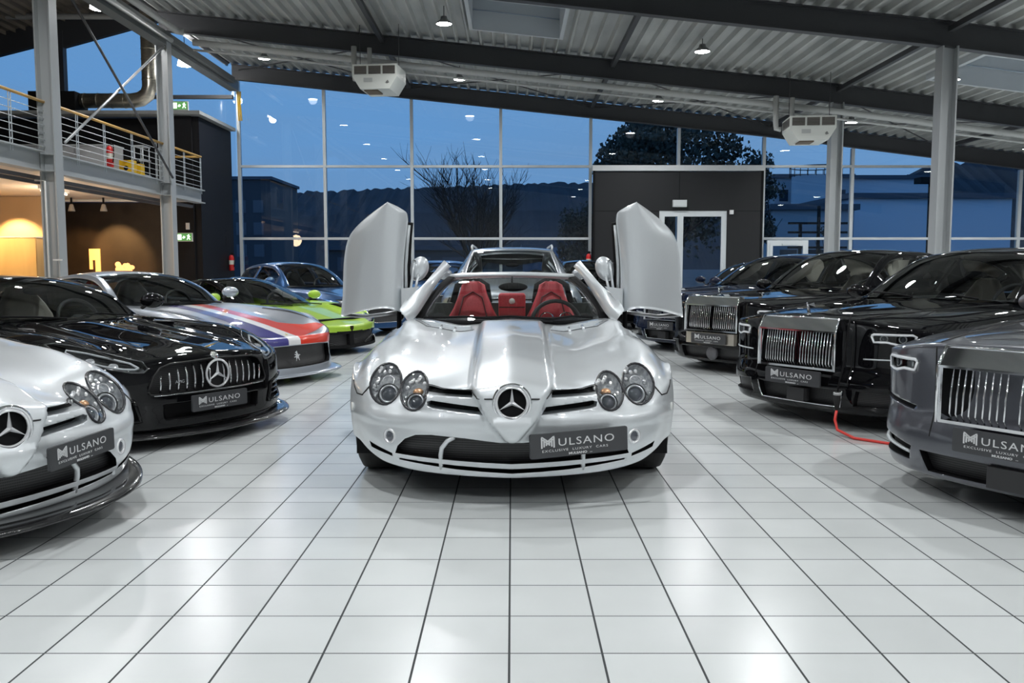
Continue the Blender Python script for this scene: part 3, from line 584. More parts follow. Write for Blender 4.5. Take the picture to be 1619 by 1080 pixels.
tree(14.2, 50, 7.9, 2.6, 'narrow leafy tree just left of the lobby right edge', 2600, 13, False, .12, .3)
tree(21.6, 60, 4.6, 1.3, 'slim dark conifer beside the pipe rack', 1200, 14, False, .1, .1)
# ------------------------------------------------------------------ car body machinery
def pch_slopes(h, d):
    m = np.zeros(len(d) + 1)
    for i in range(1, len(d)):
        if d[i - 1] * d[i] > 0:
            w1, w2 = 2 * h[i] + h[i - 1], h[i] + 2 * h[i - 1]; m[i] = (w1 + w2) / (w1 / d[i - 1] + w2 / d[i])
    m[0], m[-1] = d[0], d[-1]; return m
def tab(pairs):
    xs = np.array([p[0] for p in pairs], float); ys = np.array([p[1] for p in pairs], float); h = np.diff(xs); d = np.diff(ys) / h; m = pch_slopes(h, d)
    def f(x):
        x = min(max(float(x), xs[0]), xs[-1]); i = min(int(np.searchsorted(xs, x, side='right')) - 1, len(h) - 1); i = max(i, 0)
        t = (x - xs[i]) / h[i]; t2, t3 = t * t, t * t * t
        return float((2 * t3 - 3 * t2 + 1) * ys[i] + (t3 - 2 * t2 + t) * h[i] * m[i] + (-2 * t3 + 3 * t2) * ys[i + 1] + (t3 - t2) * h[i] * m[i + 1])
    return f
def dense(A, n, mirror0=False):
    """monotone cubic refinement of A (R,...) along axis 0, n pieces per interval"""
    B = np.asarray(A, float); R = B.shape[0]; d = np.diff(B, axis=0); m = np.zeros_like(B)
    a, c = d[:-1], d[1:]; s = (a * c) > 0; den = np.where(s, a + c, 1.0); m[1:-1] = np.where(s, 2 * a * c / den, 0)
    m[0], m[-1] = d[0], d[-1]
    if mirror0: m[0] = d[0] * np.array([1, 0, 0])          # symmetric about x = 0
    out = []
    for i in range(R - 1):
        for k in range(n):
            t = k / n; t2, t3 = t * t, t ** 3
            out.append((2 * t3 - 3 * t2 + 1) * B[i] + (t3 - 2 * t2 + t) * m[i] + (-2 * t3 + 3 * t2) * B[i + 1] + (t3 - t2) * m[i + 1])
    out.append(B[-1]); return np.array(out)
def relax(G, it):
    for _ in range(it):
        H_ = G.copy()
        H_[1:-1] = G[1:-1] * .5 + .25 * (G[:-2] + G[2:]); G = H_; H_ = G.copy()
        H_[:, 1:-1] = G[:, 1:-1] * .5 + .25 * (G[:, :-2] + G[:, 2:]); H_[:, 0, 1:] = G[:, 0, 1:] * .5 + .5 * G[:, 1, 1:]; G = H_
    return G
def sst(a, b, x): t = min(max((x - a) / (b - a), 0), 1); return t * t * (3 - 2 * t)
CF = [0, .14, .28, .42, .55, .67, .78, .88, .955, 1.0, 1.0]
def body_rows(p):
    C, V, K, S, M, Wd = (tab(p[k]) for k in ('C', 'V', 'K', 'S', 'M', 'W'))
    g = p['g']; gr = p.get('gr', g); yF, yR, Ra, zc, sill, L = p['yF'], p['yR'], p['Ra'], p['zc'], p['sill'], p['L']; tuck = p.get('tuck', .03)
    Rr = p.get('Rr', Ra); cr_ = p.get('crease', .5)
    def top(yc, ys, zl, gg):
        row = []
        for j, c in enumerate(CF):
            y = yc + (ys - yc) * gg[j]; w = Wd(y)
            z = tab([(0, C(y)), (.42, V(y)), (.78, K(y)), (.955, S(y)), (1.0, M(y))])(c) if j < 9 else (M(y) if j == 9 else zl)
            x = w * c if j < 10 else w - tuck
            if j == 9: x = w
            row.append((x, y, z))
        if zl > row[9][2] - .03: row[9] = (row[9][0], row[9][1], (row[8][2] * .4 + zl * .6) if zl < row[8][2] else zl + .01)
        return row
    def archz(y, yw, R): d = abs(y - yw); return zc + math.sqrt(max(R * R - d * d, 0))
    da = Ra * .72; nose = top(p['nose'], yF - da, archz(yF - da, yF, Ra), g); rows = []
    off = tab(p['off']); zlip = tab(p['lip'])
    ft = p.get('ft', [0, .12, .25, .4, .55, .7, .85])
    def fasc(n_row, yw, sgn, R, offf, zlip_, wlow):
        out = []
        for t in [-1] + ft:
            row = []; tt = max(t, 0)
            for j in range(11):
                x, y, z = n_row[j]; zl_ = zlip_(CF[j]); zz = zl_ + (z - zl_) * tt
                yy = y + sgn * offf(tt) * (1 - .75 * g[j])
                if j >= 9:
                    d = math.sqrt(max(R * R - min(zz - zc, 0) ** 2 * 0 - max(zz - zc, 0) ** 2, 0)); ye = yw - sgn * d
                    yy = ye if j == 10 else y * .35 + (ye * .5 + out_y8 * .5) * .65
                if j == 8: out_y8 = yy
                xx = x * (1 - wlow * (1 - tt) ** 2)
                if t < 0: yy += sgn * .10 * (1 if j < 8 else .3); zz -= .004; xx *= .985
                row.append((xx, yy, zz))
            out.append(row)
        return out
    rows += fasc(nose, yF, 1, Ra, off, zlip, p.get('wlow', .03))
    rows.append(nose)
    ysf = [yF - Ra * .4, yF, yF + Ra * .4, yF + da, yF + Ra * .93]
    ycl = p['yc']                                   # centre y of those rows
    for yc, ys in zip(ycl, ysf): rows.append(top(yc, ys, archz(ys, yF, Ra), [a if yc < ys - .02 else a for a in g]))
    rows.append(top(max(ycl[-1] + .1, yF + Ra + .02), yF + Ra + .02, sill, g)); ymid0 = yF + Ra + .02
    ymid1 = yR - Rr - .02; mids = p.get('mids') or list(np.linspace(ymid0, ymid1, 7)[1:-1])
    rows[-1] = top(rows[-1][0][1], ymid0, sill, g)
    for y in mids: rows.append(top(max(y, rows[-1][0][1] + .05), y, sill, g))
    rows.append(top(ymid1, ymid1, sill, gr))
    dr = Rr * .72; tail = p['tail']; ycr = p['ycr']
    for yc, ys in zip(ycr, [yR - Rr * .93, yR - dr, yR - Rr * .4, yR, yR + Rr * .4]): rows.append(top(yc, ys, archz(ys, yR, Rr), gr))
    n_r = top(tail, yR + dr, archz(yR + dr, yR, Rr), gr); rows.append(n_r)
    rf = fasc(n_r, yR, -1, Rr, tab(p.get('offr', [(0, .08), (.5, -.03), (1, 0)])), tab(p.get('lipr', [(0, .24), (1, .24)])), .02)
    rows += rf[::-1]
    return np.array(rows)
def grid_mesh(G, mats, delete=None, matf=None):
    """mirrored bmesh of the half grid G (R,C,3); returns bm"""
    R, C, _ = G.shape; bm = bmesh.new(); vr = [[None] * C for _ in range(R)]; vl = [[None] * C for _ in range(R)]
    for i in range(R):
        for j in range(C):
            x, y, z = G[i, j]
            if j == 0: vr[i][j] = vl[i][j] = bm.verts.new((0, y, z))
            else: vr[i][j] = bm.verts.new((x, y, z)); vl[i][j] = bm.verts.new((-x, y, z))
    for i in range(R - 1):
        for j in range(C - 1):
            if delete and delete(G[i, j], i, j): continue
            mi = matf(i, j) if matf else 0
            for v, fl_ in ((vr, False), (vl, True)):
                q = [v[i][j], v[i][j + 1], v[i + 1][j + 1], v[i + 1][j]]
                if fl_: q = q[::-1]
                try:
                    f = bm.faces.new(q); f.smooth = True; f.material_index = mi
                except ValueError: pass
    return bm
def bm_obj(name, bm, mats, parent, solid=None, loose=True):
    if loose:
        lv = [v for v in bm.verts if not v.link_faces]; bmesh.ops.delete(bm, geom=lv, context='VERTS')
    me = D.meshes.new(name); bm.to_mesh(me); bm.free()
    for m in mats: me.materials.append(m)
    o = D.objects.new(name, me); COL.objects.link(o); o.parent = parent
    if solid:
        md = o.modifiers.new('thickness', 'SOLIDIFY'); md.thickness = solid; md.offset = -1 if solid > 0 else 1; md.use_rim = True
    return o
def inside(poly, a, b):
    r = False; n_ = len(poly); j = n_ - 1
    for i in range(n_):
        if (poly[i][1] > b) != (poly[j][1] > b) and a < (poly[j][0] - poly[i][0]) * (b - poly[i][1]) / (poly[j][1] - poly[i][1]) + poly[i][0]: r = not r
        j = i
    return r
def cut(bm, poly, axis='y', cond=None):
    """cut the outline into the surface (projected along axis) and return the faces inside"""
    ia, ib = {'y': (0, 2), 'z': (0, 1), 'x': (1, 2)}[axis]
    a0, a1 = min(q[0] for q in poly) - .01, max(q[0] for q in poly) + .01; b0, b1 = min(q[1] for q in poly) - .01, max(q[1] for q in poly) + .01
    fs = []
    for f in bm.faces:
        va = [v.co[ia] for v in f.verts]; vb = [v.co[ib] for v in f.verts]
        if max(va) < a0 or min(va) > a1 or max(vb) < b0 or min(vb) > b1: continue
        if cond and not cond(f.calc_center_median(), f): continue
        fs.append(f)
    n_ = len(poly)
    for i in range(n_):
        p, q = poly[i], poly[(i + 1) % n_]; co = [0, 0, 0]; no = [0, 0, 0]; co[ia], co[ib] = p; no[ia], no[ib] = q[1] - p[1], -(q[0] - p[0])
        if math.hypot(*[no[ia], no[ib]]) < 1e-6: continue
        geom = set(fs)
        for f in fs: geom.update(f.verts); geom.update(f.edges)
        res = bmesh.ops.bisect_plane(bm, geom=list(geom), plane_co=co, plane_no=no, dist=1e-5)
        fs = list({g_ for g_ in res['geom'] if isinstance(g_, bmesh.types.BMFace) and g_.is_valid})
    out = []
    for f in fs:
        c = f.calc_center_median()
        if inside(poly, c[ia], c[ib]): out.append(f)
    return out
def lift(bm, faces, name, mats, parent, push=(0, 0, 0), solid=None):
    """copy faces out as an object of their own"""
    vm = {}; b2 = bmesh.new()
    for f in faces:
        for v in f.verts:
            if v not in vm: vm[v] = b2.verts.new(v.co + Vector(push))
    for f in faces: nf = b2.faces.new([vm[v] for v in f.verts]); nf.smooth = True
    return bm_obj(name, b2, mats, parent, solid)
def pocket(bm, faces, depth, mi_back, mi_wall, d=(0, 1, 0), scale=1.0):
    r = bmesh.ops.extrude_face_region(bm, geom=faces)
    nv = [g_ for g_ in r['geom'] if isinstance(g_, bmesh.types.BMVert)]; nf = [g_ for g_ in r['geom'] if isinstance(g_, bmesh.types.BMFace)]
    bmesh.ops.translate(bm, vec=Vector(d) * depth, verts=nv); sv = set(nv)
    if scale != 1.0:
        c = sum((v.co for v in nv), Vector()) / len(nv)
        for v in nv: v.co = Vector((c.x + (v.co.x - c.x) * scale, v.co.y, c.z + (v.co.z - c.z) * scale))
    for f in nf: f.material_index = mi_back; f.smooth = False
    ring = {f for v in nv for f in v.link_faces if f not in set(nf)}
    for f in ring: f.material_index = mi_wall; f.smooth = False
    old = [f for f in faces if f.is_valid and f not in set(nf)]
    if old: bmesh.ops.delete(bm, geom=old, context='FACES_ONLY')
    return nf
def both(poly): return [poly, [(-a, b) for a, b in poly][::-1]]
def ellipse(cx, cz, rx, rz, n=20, rot=0): return [(cx + rx * math.cos(t) * math.cos(rot) - rz * math.sin(t) * math.sin(rot), cz + rx * math.cos(t) * math.sin(rot) + rz * math.sin(t) * math.cos(rot)) for t in [2 * PI * k / n for k in range(n)]]
def rrect(cx, cz, w, h, r=.02, n=3):
    o = []
    for sx_, sz_, a0 in ((1, 1, 0), (-1, 1, 90), (-1, -1, 180), (1, -1, 270)):
        for k in range(n + 1): a = math.radians(a0 + 90 * k / n); o.append((cx + sx_ * (w / 2 - r) + r * math.cos(a), cz + sz_ * (h / 2 - r) + r * math.sin(a)))
    return o
class Surf:
    def __init__(s, bm): s.t = BVHTree.FromBMesh(bm)
    def front(s, x, z, y0=-3): h = s.t.ray_cast(Vector((x, y0, z)), Vector((0, 1, 0))); return (h[0], h[1]) if h[0] else (None, None)
    def down(s, x, y): h = s.t.ray_cast(Vector((x, y, 3)), Vector((0, 0, -1))); return (h[0], h[1]) if h[0] else (None, None)
    def side(s, sg, y, z): h = s.t.ray_cast(Vector((sg * 3, y, z)), Vector((-sg, 0, 0))); return (h[0], h[1]) if h[0] else (None, None)
def seam(S, pts, name, parent, m=None, w=.004, mode='front', closed=False, lift_=.0015, sub=.03, sg=1):
    """thin line lying on the surface through projected points"""
    P_ = []
    pp = list(pts) + ([pts[0]] if closed else [])
    for i in range(len(pp) - 1):
        a, c = pp[i], pp[i + 1]; n_ = max(1, int(math.hypot(c[0] - a[0], c[1] - a[1]) / sub))
        for k in range(n_ + (1 if i == len(pp) - 2 else 0)):
            t = k / n_; q = (a[0] + (c[0] - a[0]) * t, a[1] + (c[1] - a[1]) * t)
            h, nn_ = S.front(*q) if mode == 'front' else S.down(*q) if mode == 'top' else S.side(sg, *q)
            if h is None: continue
            if nn_.dot(Vector((0, -1, 0)) if mode == 'front' else Vector((0, 0, 1)) if mode == 'top' else Vector((sg, 0, 0))) < 0: nn_ = -nn_
            P_.append(h + nn_ * lift_)
    if len(P_) < 2: return None
    return MB().tube(P_, w / 2, 6).build(name, m or mat('seam black', (.01, .01, .01), .6), parent)
def stripe(S, la, lb, name, parent, m, mode='top', n=40, k=6, lift_=.0025):
    """patch between polylines la and lb laid on the surface"""
    def at(l_, t): t *= len(l_) - 1; i = min(int(t), len(l_) - 2); f = t - i; return (l_[i][0] * (1 - f) + l_[i + 1][0] * f, l_[i][1] * (1 - f) + l_[i + 1][1] * f)
    vs = []; ok = []
    for i in range(n + 1):
        a, c = at(la, i / n), at(lb, i / n)
        for j in range(k + 1):
            q = (a[0] + (c[0] - a[0]) * j / k, a[1] + (c[1] - a[1]) * j / k); h, nn_ = S.down(*q) if mode == 'top' else S.front(*q)
            if h is None: vs.append(Vector((0, 0, 0))); ok.append(False); continue
            if nn_.dot(Vector((0, 0, 1)) if mode == 'top' else Vector((0, -1, 0))) < 0: nn_ = -nn_
            vs.append(h + nn_ * lift_); ok.append(True)
    fs = [(i * (k + 1) + j, i * (k + 1) + j + 1, (i + 1) * (k + 1) + j + 1, (i + 1) * (k + 1) + j) for i in range(n) for j in range(k)]
    fs = [f for f in fs if all(ok[q] for q in f)]
    return mesh_obj(name, vs, fs, m, parent, smooth=True)

# ------------------------------------------------------------------ car materials and shared parts
def paint(name, col, metal=0.0, rough=.3, flake=0.0, coat=1.0):
    m = mat(name, col, rough, metal, coat=coat)
    if max(col) < .06:
        q_ = m.node_tree.nodes['Principled BSDF']; q_.inputs['Specular IOR Level'].default_value = 0; q_.inputs['Coat IOR'].default_value = 1.42; q_.inputs['Coat Roughness'].default_value = .0
    if flake:
        n, l, b = nt(m); t = n.new('ShaderNodeTexCoord'); v = n.new('ShaderNodeTexVoronoi'); v.inputs['Scale'].default_value = 1400; r = n.new('ShaderNodeMapRange'); r.inputs[3].default_value = 1 - flake; r.inputs[4].default_value = 1 + flake
        l.new(t.outputs['Object'], v.inputs['Vector']); l.new(v.outputs['Color'], r.inputs[0]); s_ = n.new('ShaderNodeVectorMath'); s_.operation = 'SCALE'; s_.inputs[0].default_value = col; l.new(r.outputs[0], s_.inputs['Scale']); l.new(s_.outputs[0], b.inputs['Base Color'])
    return m
silver = paint('silver metallic paint', (.75, .785, .81), .42, .36, .07)
blackp = paint('black paint', (.004, .004, .005), 0, .25)
greyp = paint('graphite metallic paint', (.115, .12, .14), .6, .30, .15)
navy = paint('midnight blue paint', (.006, .012, .035), .2, .25)
lime = paint('lime paint', (.42, .66, .06), 0, .3)
bluep = paint('blue paint', (.03, .10, .26), .5, .28)
silverb = paint('pale silver paint', (.50, .54, .60), .7, .30, .08)
suvp = paint('silver grey suv paint', (.42, .44, .47), .7, .3)
carbon = noisy(mat('carbon fibre', (.02, .02, .02), .2, coat=1), 220, (.008, .008, .009), (.035, .035, .037))
autoglass = glassmat('windscreen glass', (.74, .79, .79), 1.5, .02)
clearcov = glassmat('headlamp cover', (.93, .95, .96), 1.45, .02)
grillem = mat('black mesh grille', (.02, .02, .02), .5)
n, l, b = nt(grillem)
t = n.new('ShaderNodeTexCoord'); s_ = n.new('ShaderNodeSeparateXYZ'); l.new(t.outputs['Object'], s_.inputs[0])
u = mth('SINE', mth('MULTIPLY', mth('ADD', s_.outputs[0], mth('MULTIPLY', s_.outputs[2], .58, nn=n, ll=l), nn=n, ll=l), 420.0, nn=n, ll=l), nn=n, ll=l); w_ = mth('SINE', mth('MULTIPLY', mth('SUBTRACT', s_.outputs[0], mth('MULTIPLY', s_.outputs[2], .58, nn=n, ll=l), nn=n, ll=l), 420.0, nn=n, ll=l), nn=n, ll=l)
k_ = mth('MULTIPLY', u, w_, nn=n, ll=l); cr_ = n.new('ShaderNodeValToRGB'); cr_.color_ramp.elements[0].position = .05; cr_.color_ramp.elements[1].position = .2; cr_.color_ramp.elements[0].color = (.055, .055, .058, 1); cr_.color_ramp.elements[1].color = (.002, .002, .002, 1)
l.new(k_, cr_.inputs[0]); l.new(cr_.outputs[0], b.inputs['Base Color'])
dark = mat('dark trim', (.010, .010, .011), .45)
lampsil = noisy(mat('headlamp reflector', (.7, .72, .75), .2, .45), 38, (.45, .47, .50), (1, 1, 1), 2, bump=.8)
lampchrome = mat('lamp chrome', (.88, .89, .91), .2, .55)
lens = mat('projector lens', (.10, .11, .13), .03, .1, coat=1); lightw = mat('daylight strip', (.85, .87, .9), .25); amber = mat('amber reflector', (.62, .36, .20), .25, .5)
leather_red = noisy(mat('red leather', (.45, .03, .04), .45), 90, (.52, .03, .045), (.66, .05, .07), bump=.2); leather_blk = mat('black leather', (.02, .02, .022), .5); leather_bei = mat('cream leather', (.50, .45, .38), .5)
platem = mat('plate anthracite', (.055, .057, .062), .4); platew = mat('plate lettering', (.70, .71, .72), .4, emit=None)
rimm = mat('alloy rim', (.35, .36, .38), .25, .9); rimd = mat('dark rim', (.03, .03, .032), .3, .6)

def plate(parent, c, yaw=0, pitch=0, w=.52, h=.115, tilt=0):
    R_ = euler(0, 0, yaw) @ euler(pitch, 0, 0) @ euler(0, tilt, 0); M = Matrix.Translation(c) @ R_.to_4x4()
    mb = MB(); P_ = rrect(0, 0, w, h, .01); mb.prism(P_, 'y', -.006, .008); vs = [tuple(M @ Vector(v)) for v in mb.v]
    o = mesh_obj('number_plate', vs, mb.f, platem, parent); o['label'] = 'dark grey show plate reading MULSANO'
    F_ = M @ Matrix.Translation((0, -.0075, 0)) @ Matrix.Rotation(PI / 2, 4, 'X')
    k = w / .52
    def tx(s, size, x, z, sx_=1.0, nm='lettering', al='LEFT', bold=0, spc=1.0): return text_mesh(s, size * k, nm, platew, o, F_ @ Matrix.Translation((x * k, z * k, 0)), .0006, al, sx_, bold, spc)
    # emblem M: three slanted double strokes
    mb = MB(); 
    def st(x0, z0, x1, z1, w_=.008): mb.prism([(x0, z0), (x0 + w_, z0), (x1 + w_, z1), (x1, z1)], 'y', -.0082, -.007)
    zb0, zt0 = -.012, .046
    for x in (-.204, -.192, -.180): st(x, zb0 + (x + .204) * .5, x, zt0 - .004 - (x + .204) * .5)
    for x in (-.164, -.152, -.140): st(x, zb0 + (-.140 - x) * .5, x, zt0 - .004 - (-.140 - x) * .5)
    for dz in (0, -.012):
        mb.prism([(-.204, zt0 + dz), (-.196, zt0 + dz), (-.168, zt0 - .020 + dz), (-.140, zt0 + dz), (-.132, zt0 + dz), (-.168, zt0 - .030 + dz)], 'y', -.0082, -.007)
    vs = [tuple(M @ Vector((v[0] * k, v[1], v[2] * k))) for v in mb.v]; mesh_obj('emblem', vs, mb.f, platew, o)
    tx('ULSANO', .053, -.116, .010, 1.33, spc=1.16); tx('EXCLUSIVE  LUXURY  CARS', .0165, -.200, -.0280, 1.45, 'tagline', spc=1.22)
    tx('MULSANO', .0155, -.06, -.049, 1.35, 'web_address', bold=.0005); tx('.com', .006, .052, -.051, 1.2, 'web_suffix')
    return o
def star(parent, c, R, name='star_emblem', rx=0, back=True):
    M = Matrix.Translation(c) @ euler(rx, 0, 0).to_4x4(); mb = MB()
    mb.tube([(R * math.cos(2 * PI * k / 32), 0, R * math.sin(2 * PI * k / 32)) for k in range(32)], R * .085, 8, closed=True)
    for k in range(3):
        a = PI / 2 + 2 * PI * k / 3; u = Vector((math.cos(a), 0, math.sin(a))); v = Vector((-math.sin(a), 0, math.cos(a)))
        for s_ in (1, -1):
            mb.add([Vector((0, -R * .16, 0)), u * R * .95 + Vector((0, -.002, 0)), v * s_ * R * .13 + u * R * .06 + Vector((0, 0, 0))], [(0, 1, 2)]); 
        mb.add([Vector((0, .004, 0)), u * R * .95 + Vector((0, .004, 0)), v * R * .13 + u * R * .06 + Vector((0, .004, 0)), -v * R * .13 + u * R * .06 + Vector((0, .004, 0))], [(0, 2, 1), (0, 1, 3)])
    mb.v = [tuple(M @ Vector(v)) for v in mb.v]; o = mesh_obj(name, mb.v, mb.f, lampchrome, parent, smooth=False); o['label'] = 'chrome three pointed star in a ring'
    if back:
        m2 = MB().lathe([(0, .02), (R * .98, .02), (R * .98, .012)], axis='y', n=28); m2.v = [tuple(M @ Vector(v)) for v in m2.v]; mesh_obj('emblem_disc', m2.v, m2.f, dark, parent)
    return o
def wheel(parent, x, y, R, w, sg, rim=rimm, spokes=10):
    mb = MB(); r_ = R * .72
    mb.lathe([(r_, -w / 2 + .01), (R * .86, -w / 2), (R * .97, -w / 2 + .02), (R, -w / 2 + .05), (R, w / 2 - .05), (R * .97, w / 2 - .02), (R * .86, w / 2), (r_, w / 2 - .01)], (x, y, R), 'x', 40)
    for k in range(3):
        xx = x + (k - 1) * w * .2; mb.lathe([(R * 1.0005, -.004), (R * 1.002, 0), (R * 1.0005, .004)], (xx, y, R), 'x', 40)
    o = mb.build('tyre', rubber, parent)
    m2 = MB(); xo = x + sg * (w / 2 - .03)
    m2.lathe([(r_ * .96, -.10 * sg), (r_, -.02 * sg), (r_ * 1.0, .01 * sg), (r_ * .95, .012 * sg), (r_ * .93, -.02 * sg)], (xo, y, R), 'x', 36)
    for k in range(spokes):
        a = 2 * PI * k / spokes; ca, sa = math.cos(a), math.sin(a); t_ = Vector((0, -sa, ca)); u = Vector((0, ca, sa)); c0 = Vector((xo, y, R))
        a_, b_ = c0 + u * R * .1, c0 + u * r_ * .95; w1 = R * .045
        m2.add([a_ + t_ * w1, a_ - t_ * w1, b_ - t_ * w1 * .7, b_ + t_ * w1 * .7, a_ + t_ * w1 + Vector((-.03 * sg, 0, 0)), a_ - t_ * w1 + Vector((-.03 * sg, 0, 0)), b_ - t_ * w1 * .7 + Vector((-.03 * sg, 0, 0)), b_ + t_ * w1 * .7 + Vector((-.03 * sg, 0, 0))], [(0, 1, 2, 3), (4, 7, 6, 5), (0, 4, 5, 1), (2, 6, 7, 3), (0, 3, 7, 4), (1, 5, 6, 2)])
    m2.lathe([(0, .01 * sg), (R * .12, .008 * sg), (R * .14, -.03 * sg)], (xo, y, R), 'x', 20)
    m2.build('rim', rim, o); MB().lathe([(0, -.06 * sg), (r_ * .7, -.06 * sg), (r_ * .7, -.04 * sg), (0, -.04 * sg)], (xo, y, R), 'x', 24).build('brake_disc', mat('brake steel', (.2, .2, .2), .4, .8), o)
    return o
def seats(root, y, z, m, xs=(-.38, .38), w=.5, h=.62, head=True, style='std'):
    for x in xs:
        st = MB(); st.ell((x, y, z + .12), (w / 2, .27, .12), 14, 8); o = st.build('seat', m, root)
        b_ = MB(); P_ = []
        prof = [(0, .50), (.2, .52), (.45, .50), (.62, .40), (.78, .26), (.86, .20), (.9, .08)] if style == 'std' else [(0, .54), (.2, .56), (.4, .50), (.6, .34), (.78, .235), (.88, .20), (.92, .10)]
        n_ = 18; vs = []
        for t, ww in prof:
            yy = y + .26 + t * .22; zz = z + .12 + t * h / .92
            for k in range(n_):
                a = 2 * PI * k / n_; ca, sa = math.cos(a), math.sin(a); vs.append((x + ww / 2 * math.copysign(abs(ca) ** .6, ca), yy + .075 * math.copysign(abs(sa) ** .7, sa) - (.03 if abs(ca) > .7 and sa < 0 else 0), zz))
        fs = [(i * n_ + k, i * n_ + (k + 1) % n_, (i + 1) * n_ + (k + 1) % n_, (i + 1) * n_ + k) for i in range(len(prof) - 1) for k in range(n_)] + [tuple((len(prof) - 1) * n_ + k for k in range(n_))]
        bo = mesh_obj('backrest', vs, fs, m, o, smooth=True)
        if style != 'std':
            MB().ell((x, y + .335, z + .12 + h * .60), (.105, .035, .17), 18, 12, rot=euler(-.24, 0, 0)).build('head_cushion', m, bo)
            MB().tube([(x - .118, y + .29, z + .3 + h * .2), (x - .12, y + .305, z + .15 + h * .5), (x - .08, y + .335, z + .12 + h * .8), (x, y + .345, z + .12 + h * .87), (x + .08, y + .335, z + .12 + h * .8), (x + .12, y + .305, z + .15 + h * .5), (x + .118, y + .29, z + .3 + h * .2)], .007, 6).build('piping', mat('dark red seam', (.12, .01, .015), .5), bo)
def steering(root, x, y, z, R=.185, tilt=.4):
    M = Matrix.Translation((x, y, z)) @ euler(-tilt, 0, 0).to_4x4(); mb = MB().tube([(R * math.cos(2 * PI * k / 28), 0, R * math.sin(2 * PI * k / 28)) for k in range(28)], .017, 8, closed=True)
    mb.ell((0, .01, -.01), (.07, .03, .06), 12, 8); mb.tube([(-R, 0, 0), (R, 0, 0)], .014, 6).tube([(0, 0, 0), (0, 0, -R)], .014, 6); mb.v = [tuple(M @ Vector(v)) for v in mb.v]
    mesh_obj('steering_wheel', mb.v, mb.f, leather_blk, root, smooth=True)
def mirror(root, x, y, z, sg, m, s=1.0, stalk=.1):
    o = MB().ell((x, y, z), (.115 * s, .06 * s, .07 * s), 14, 10, rot=euler(0, 0, -sg * .25)).build('door_mirror', m, root)
    MB().tube([(x - sg * .02, y + .01, z - .02), (x - sg * stalk, y + .02, z - .07)], .025, 8, flat=.6).build('mirror_foot', dark, o)
    MB().ell((x, y + .035 * s, z), (.095 * s, .03, .055 * s), 12, 8).build('mirror_glass', chrome, o); return o
def cabin(p, root, m, nu=5, nv=4, glass=None, roof=None, holes=True):
    """rows: (centre y,z), rail (x,y,z), belt (x,y,z)"""
    rows = []; fr = [0, .25, .5, .75, .93]
    for (cy, cz), (rx, ry, rz_), (bx_, by, bz) in p['rows']:
        row = []
        for f in fr:
            k = 1 - math.sqrt(max(0, 1 - f ** 2.6)) if False else f ** 2.2
            row.append((rx * f, cy + (ry - cy) * k, cz + (rz_ - cz) * f ** 2.4))
        row.append((rx, ry, rz_)); 
        for f in (.12, .5, .88, 1.0): row.append((rx + (bx_ - rx) * f + .02 * math.sin(PI * f) * (1 if abs(bx_ - rx) + abs(bz - rz_) > .05 else 0), ry + (by - ry) * f, rz_ + (bz - rz_) * f))
        rows.append(row)
    G = np.array(rows); G = dense(G, nu); G = np.transpose(dense(np.transpose(G, (1, 0, 2)), nv, True), (1, 0, 2))
    G = relax(G, 1)
    R_, C_ = G.shape[:2]; wr = p['wr']; gl = {}
    pil = p.get('pillars', [])
    def mf(i, j):
        u_ = (i + .5) / nu; v_ = (j + .5) / nv
        if wr[0] < u_ < wr[1] and v_ < 4: return 1
        if wr[2] < u_ < wr[3] and v_ < 4: return 2
        if p['side'][0] < u_ < p['side'][1] and 6 < v_ < 8 and not any(a < u_ < c for a, c in pil): return 3
        return 0
    bm = grid_mesh(G, None, matf=mf); S = Surf(bm)
    for k, nm in ((1, 'windscreen'), (2, 'rear_window'), (3, 'side_window')):
        fs = [f for f in bm.faces if f.material_index == k]
        if not fs: continue
        lift(bm, fs, nm, [glass or autoglass], root)
        bmesh.ops.delete(bm, geom=fs, context='FACES')
    # frit strips
    bmesh.ops.recalc_face_normals(bm, faces=bm.faces)
    c = bm_obj('roof', bm, [roof or m], root, None); md = c.modifiers.new('t', 'SOLIDIFY'); md.thickness = .025; md.offset = -1
    return G, S
def build_body(p, root, m, nu=5, nv=4, sculpt=None, rel=2, cabinhole=None):
    G = body_rows(p); G = dense(G, nu); G = np.transpose(dense(np.transpose(G, (1, 0, 2)), nv, True), (1, 0, 2)); G = relax(G, rel)
    if sculpt:
        for i in range(G.shape[0]):
            for j in range(G.shape[1]): G[i, j] = sculpt(*G[i, j])
    def dl(v, i, j): return cabinhole is not None and inside(cabinhole, v[0] + .001, v[1]) and v[2] > p['sill'] + .3
    return grid_mesh(G, None, delete=dl), G
def tub(root, p, zt_, w, y0, y1, m=None):
    MB().bx(-w, w, y0, y1, p['sill'] + .02, p['sill'] + .1).bx(-w, w, y1 - .06, y1, p['sill'] + .1, zt_).build('cabin_floor', m or dark, root)
    yF, yR, Ra = p['yF'], p['yR'], p['Ra']; u = MB().bx(-.62, .62, .35, yF + Ra, .16, .5).bx(-.74, .74, yF + Ra, yR - Ra, .15, p['sill'] + .06).bx(-.62, .62, yR - Ra, p['L'] - .3, .18, .55)
    for yw in (yF, yR):
        for sg in (-1, 1): 
            R_ = Ra + .015; pts = [(yw + R_ * math.cos(a), p['zc'] + R_ * math.sin(a)) for a in [PI * k / 14 for k in range(15)]]
            pts[0] = (pts[0][0], .16); pts[-1] = (pts[-1][0], .16)
            vs = [(sg * x_, y, z) for x_ in (.60, p['W0'] - .045) for y, z in pts]; u.add(vs, [(i, i + 1, 16 + i, 15 + i) for i in range(14)] + [tuple(range(15))], 0)
    u.build('underbody', black, root)
